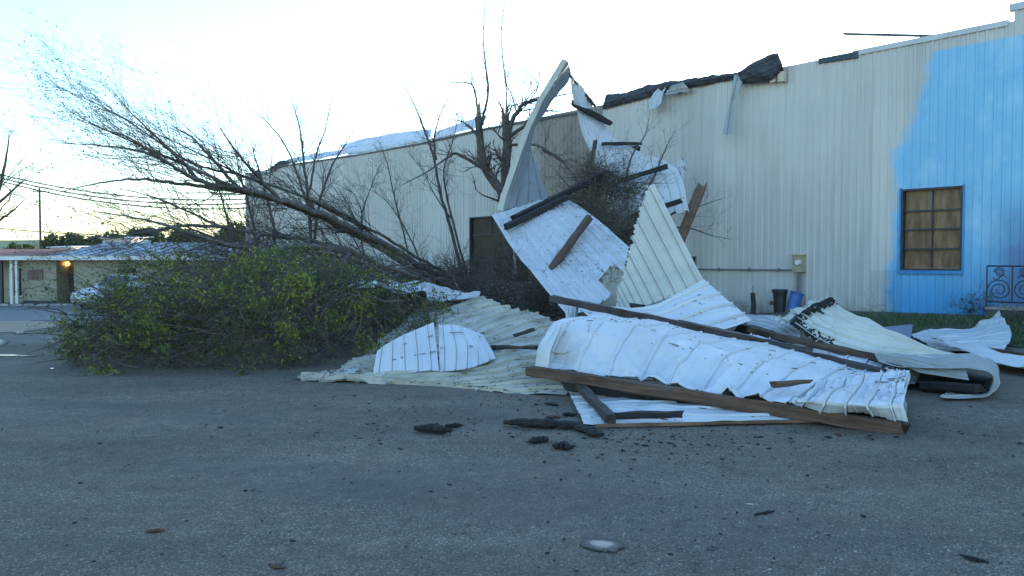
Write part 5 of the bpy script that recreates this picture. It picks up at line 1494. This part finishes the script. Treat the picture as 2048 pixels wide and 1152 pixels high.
mb = MB(); lathe(mb, Vector((lp.x, HY + .9, lp.z - .12)), [(.04, 0), (.10, .05), (.12, .12), (.09, .19), (.04, .22), (.001, .225)], 12); mb.build('lamp_globe', 'lamp_glow').parent = lm
pl = bpy.data.lights.new('porch_light', 'POINT'); pl.energy = 0.5; pl.color = (1, .5, .15); pl.shadow_soft_size = .1
plo = bpy.data.objects.new('porch_light', pl); COL.objects.link(plo); plo.location = (lp.x, HY + .65, lp.z); keep(house, plo)
# concrete wheel stops along the house front
for i, x in enumerate((8, 34, 60, 86, 112, 136)):
    c = G(x, 612); mb = MB()
    w2 = .26
    mb.hexa([c + Vector(v) for v in ((-w2, -.1, 0), (w2, -.1, 0), (w2, .1, 0), (-w2, .1, 0), (-w2 + .04, -.05, .11), (w2 - .04, -.05, .11), (w2 - .04, .05, .11), (-w2 + .04, .05, .11))])
    tag(mb.build('wheel_stop', 'concrete'), 'low pale concrete wheel stop along the house front', 'wheel stop', 'wheel stops along the house')

# ------------------------------------------------------------------ vehicles
def car(label, loc, rz_, mat, cat='car', L_=4.4, Wd=1.76, H_=1.45, name='parked_car'):
    root = thing(name, label, cat, loc)
    root.rotation_euler.z = rz_
    def add(mb, nm, mt, par=None, sm=False):
        o = mb.build(nm, mt, None, sm); o.parent = par or root; return o
    # side profile, lofted across the width with tumblehome
    prof = [(-2.2, .35), (-2.22, .62), (-2.1, .86), (-1.55, .93), (-1.0, 1.36), (-.5, 1.45), (.35, 1.43), (1.0, .98), (1.7, .88), (2.15, .74), (2.22, .5), (2.18, .3), (1.75, .25), (-1.75, .25)]
    mb = MB(); secs = []
    for k, (f, inn) in enumerate(((-1, .12), (-.93, .0), (-.5, 0), (0, 0), (.5, 0), (.93, 0), (1, .12))):
        row = []
        for x, z in prof:
            sh = .78 if z > 1.0 else 1.0
            row.append(Vector((x * L_ / 4.4 * (1 - .03 * (abs(f) > .9)), f * Wd / 2 * sh, z * H_ / 1.45 - (inn * .3 if z > .5 else -.03 * (inn > 0)))))
        secs.append(row)
    n = len(prof)
    for r in secs: mb.v += r
    for i in range(len(secs) - 1):
        for j in range(n):
            a = i*n + j; b_ = i*n + (j+1) % n
            mb.f.append((a, b_, b_ + n, a + n)); mb.m.append(0)
    mb.f.append(tuple(reversed(range(n)))); mb.m.append(0); mb.f.append(tuple((len(secs)-1)*n + j for j in range(n))); mb.m.append(0)
    body = add(mb, 'body', mat)
    k = H_ / 1.45; l = L_ / 4.4
    for nm, x0, x1, z0, z1 in (('rear_window', -1.50, -1.04, .98, 1.33), ('windscreen', .96, .42, 1.02, 1.39)):
        mb = MB(); off = Vector((-.03 if x0 < 0 else .03, 0, .03)); y_ = Wd / 2 * .70
        q = [Vector((x0*l, -y_, z0*k)), Vector((x0*l, y_, z0*k)), Vector((x1*l, y_ * .95, z1*k)), Vector((x1*l, -y_ * .95, z1*k))]
        mb.hexa([v for v in q] + [v + off for v in q]); add(mb, nm, 'car_glass')
    for sg in (-1, 1):
        mb = MB(); y_ = sg * Wd / 2 * .80
        q = [Vector((-1.1*l, y_ * 1.02, 1.0*k)), Vector((.75*l, y_ * 1.02, 1.02*k)), Vector((.3*l, y_ * .98, 1.36*k)), Vector((-.8*l, y_ * .98, 1.36*k))]
        mb.hexa(q + [v + Vector((0, sg * .05, 0)) for v in q]); add(mb, 'side_window', 'car_glass')
        for x in (-1.35, 1.38):
            mb = MB(); c = Vector((x*l, sg * (Wd/2 - .09), .31)); mb.tube([c + Vector((0, -.1, 0)), c + Vector((0, .1, 0))], .31, 18); wh = add(mb, 'wheel', 'tyre')
            mb = MB(); mb.tube([c + Vector((0, -.105, 0)), c + Vector((0, .105, 0))], .19, 12); add(mb, 'rim', 'galvanised', wh)
        mb = MB(); mb.box(-2.25*l, -2.16*l, sg * .62 - .15, sg * .62 + .15, .66*k, .82*k); add(mb, 'tail_light', 'lamp_red')
        mb = MB(); mb.box(2.12*l, 2.24*l, sg * .60 - .16, sg * .60 + .16, .56*k, .70*k); add(mb, 'headlight', 'meter_glass')
    return root
cl = Vector((hx(252) * 35 / 40, 35, 0)); cl.z = gz(cl.x, cl.y)
car('silver car parked behind the fallen tree in front of the house', cl, R(252), 'car_silver')
q = P(90, 492, 120)
car('distant white van parked at the foot of the green field', (q.x, 120, fieldz(q.x, 120) + .0), R(8), 'car_white', cat='van', L_=4.6, H_=2.1, name='parked_van')

# ------------------------------------------------------------------ poles, wires and far trees
def pole(label, x, ytop, d, arms, zb):
    top = P(x, ytop, d)
    t_ = thing('utility_pole', label, 'utility pole', (top.x, d, zb), None)
    mb = MB(); mb.tube([Vector((top.x, d, zb - .3)), Vector((top.x, d, (zb + top.z) / 2)), top], [.19, .16, .12], 8); keep(t_, mb.build('shaft', 'pole_wood', smooth_shade=True))
    for z_ in arms:
        mb = MB(); mb.box(top.x - .9, top.x + .9, d - .16, d - .05, top.z - z_ - .06, top.z - z_ + .06); a = mb.build('crossarm', 'pole_wood'); keep(t_, a)
        for dx in (-.8, -.3, .8):
            mb = MB(); lathe(mb, Vector((top.x + dx, d - .1, top.z - z_ + .061)), [(.03, 0), (.06, .04), (.04, .09), (.06, .13), (.02, .17)], 8); mb.build('insulator', 'conduit_grey').parent = a
    return top
q = P(79, 470, 110)
pt = pole('wooden utility pole standing against the sky beyond the house', 79, 376, 110, (.5,), fieldz(q.x, 110))
TP = pole('utility pole outside the left edge carrying the three wires', -210, 270, 60, (.3,), gz(-40, 60))
def wire(label, a, b, sag, r=.02, group=None):
    mb = MB(); pts = [a.lerp(b, i / 24) - Vector((0, 0, sag * 4 * (i / 24) * (1 - i / 24))) for i in range(25)]
    mb.tube(pts, r, 5); tag(mb.build('power_line', 'wire_black'), label, 'wire', group)
for i, dy in enumerate((0, 14, 28)):
    wire(('topmost', 'middle', 'lowest')[i] + ' of three thin black wires sagging towards the far warehouse corner', TP + Vector((-.8 + .55 * i, -.1, -.1 - .35 * i)), P(498, 398 + 9 * i, 55.0), 1.5, .045, 'three wires to the warehouse')
wire('single thin wire running level past the far utility pole', P(-60, 450, 110), P(330, 470, 112), .5, .07)
# distant bare tree at the left edge
bt = [
    [(-35, 560, 62, .3), (-30, 480, 62, .26), (-18, 420, 62, .2), (0, 370, 62, .14), (12, 320, 62, .09), (18, 268, 62, .03)],
    [(-18, 420, 62, .14), (10, 395, 62, .1), (35, 372, 62, .06), (58, 350, 62, .02)],
    [(-28, 470, 62, .14), (0, 440, 62, .1), (22, 425, 62, .06), (48, 400, 62, .02)],
    [(0, 370, 62, .08), (-10, 330, 62, .05), (-5, 290, 62, .02)]]
bare_tree('bare tall tree at the left edge beyond the house', bt, 71, cnt=13, L0=(1.6, 3.6), group='bare trees beyond the house', kids=(2, 4))
# bushy far trees
def bushy(label, x0, x1, ytop, d, seed, mats=('leaf_dark', 'leaf_dark'), n=8000, size=.5, zb=None):
    rnd = random.Random(seed)
    a, b_ = P(x0, ytop, d), P(x1, ytop, d)
    zb = zb if zb is not None else (gz(0, d) if d < 95 else fieldz((a.x + b_.x) / 2, d))
    H_ = a.z - zb; cx = (a.x + b_.x) / 2; rx = (b_.x - a.x) / 2
    t_ = thing('bushy_tree', label, 'tree', (cx, d, zb), 'bushy trees beyond the house')
    mb = MB(); mb.tube([Vector((cx, d, zb - .2)), Vector((cx + .1, d, zb + H_ * .6))], [.18, .08], 7)
    tw_ = MB()
    for i in range(14): twig(mb, Vector((cx + rnd.uniform(-.1, .1), d, zb + H_ * rnd.uniform(.15, .5))), rv(rnd) + Vector((0, 0, .5)), min(rx, H_) * .8, .06, rnd, 1, Vector((0, 0, .3)), sides=4)
    keep(t_, mb.build('trunk', 'bark'))
    cl_ = [(Vector((cx + rnd.uniform(-.75, .75) * rx, d + rnd.uniform(-1, 1) * 1.5, zb + H_ * rnd.uniform(.25, .78))), rnd.uniform(.22, .42)) for _ in range(14)]
    lv = []
    for i in range(n):
        c, r_ = rnd.choice(cl_); v = rv(rnd) * rnd.random() ** .35
        lv.append(c + Vector((v.x * r_ * rx * 1.1, v.y * 1.6, v.z * r_ * H_ * .62)))
    o = leaf_mesh('crown', lv, list(mats), rnd, size, (.45, .55), t_); o['kind'] = 'stuff'
for i, (x0, x1, yt, d, lab) in enumerate(((105, 200, 458, 84, 'dark bushy tree just left of the tree line behind the house roof'), (180, 275, 452, 88, 'broad dark bushy tree in the tree line behind the house roof'), (255, 345, 449, 92, 'rounded dark bushy tree in the tree line behind the house roof'), (330, 420, 440, 80, 'tall dark bushy tree seen through the fallen branches'), (400, 500, 434, 76, 'tallest dark bushy tree beside the far end of the warehouse'), (32, 78, 487, 96, 'small green bush on the field edge by the utility pole'))):
    bushy(lab, x0, x1, yt, d, 80 + i)
# low pale structures glimpsed beyond the house roof
for i, (x0, x1, y0, y1, lab) in enumerate(((205, 262, 471, 477, 'long low pale shed roof glimpsed behind the dark bushes'), (100, 142, 490, 495, 'low pale shed beside the distant white van'))):
    d = 72; a, b_ = P(x0, y0, d), P(x1, y1, d); g = gz(a.x, d)
    t_ = thing('far_shed', lab, 'shed', ((a.x + b_.x) / 2, d, g))
    mb = MB(); mb.box(a.x, b_.x, d, d + 4, g, b_.z - .02); keep(t_, mb.build('wall', 'house_trim'))
    mb = MB(); mb.hexa([Vector(v) for v in ((a.x - .2, d - .3, b_.z - .019), (b_.x + .2, d - .3, b_.z - .019), (b_.x + .2, d + 4.2, a.z - .05), (a.x - .2, d + 4.2, a.z - .05), (a.x - .2, d - .3, b_.z + .06), (b_.x + .2, d - .3, b_.z + .06), (b_.x + .2, d + 4.2, a.z + .03), (a.x - .2, d + 4.2, a.z + .03))]); keep(t_, mb.build('roof', 'flashing_white'))
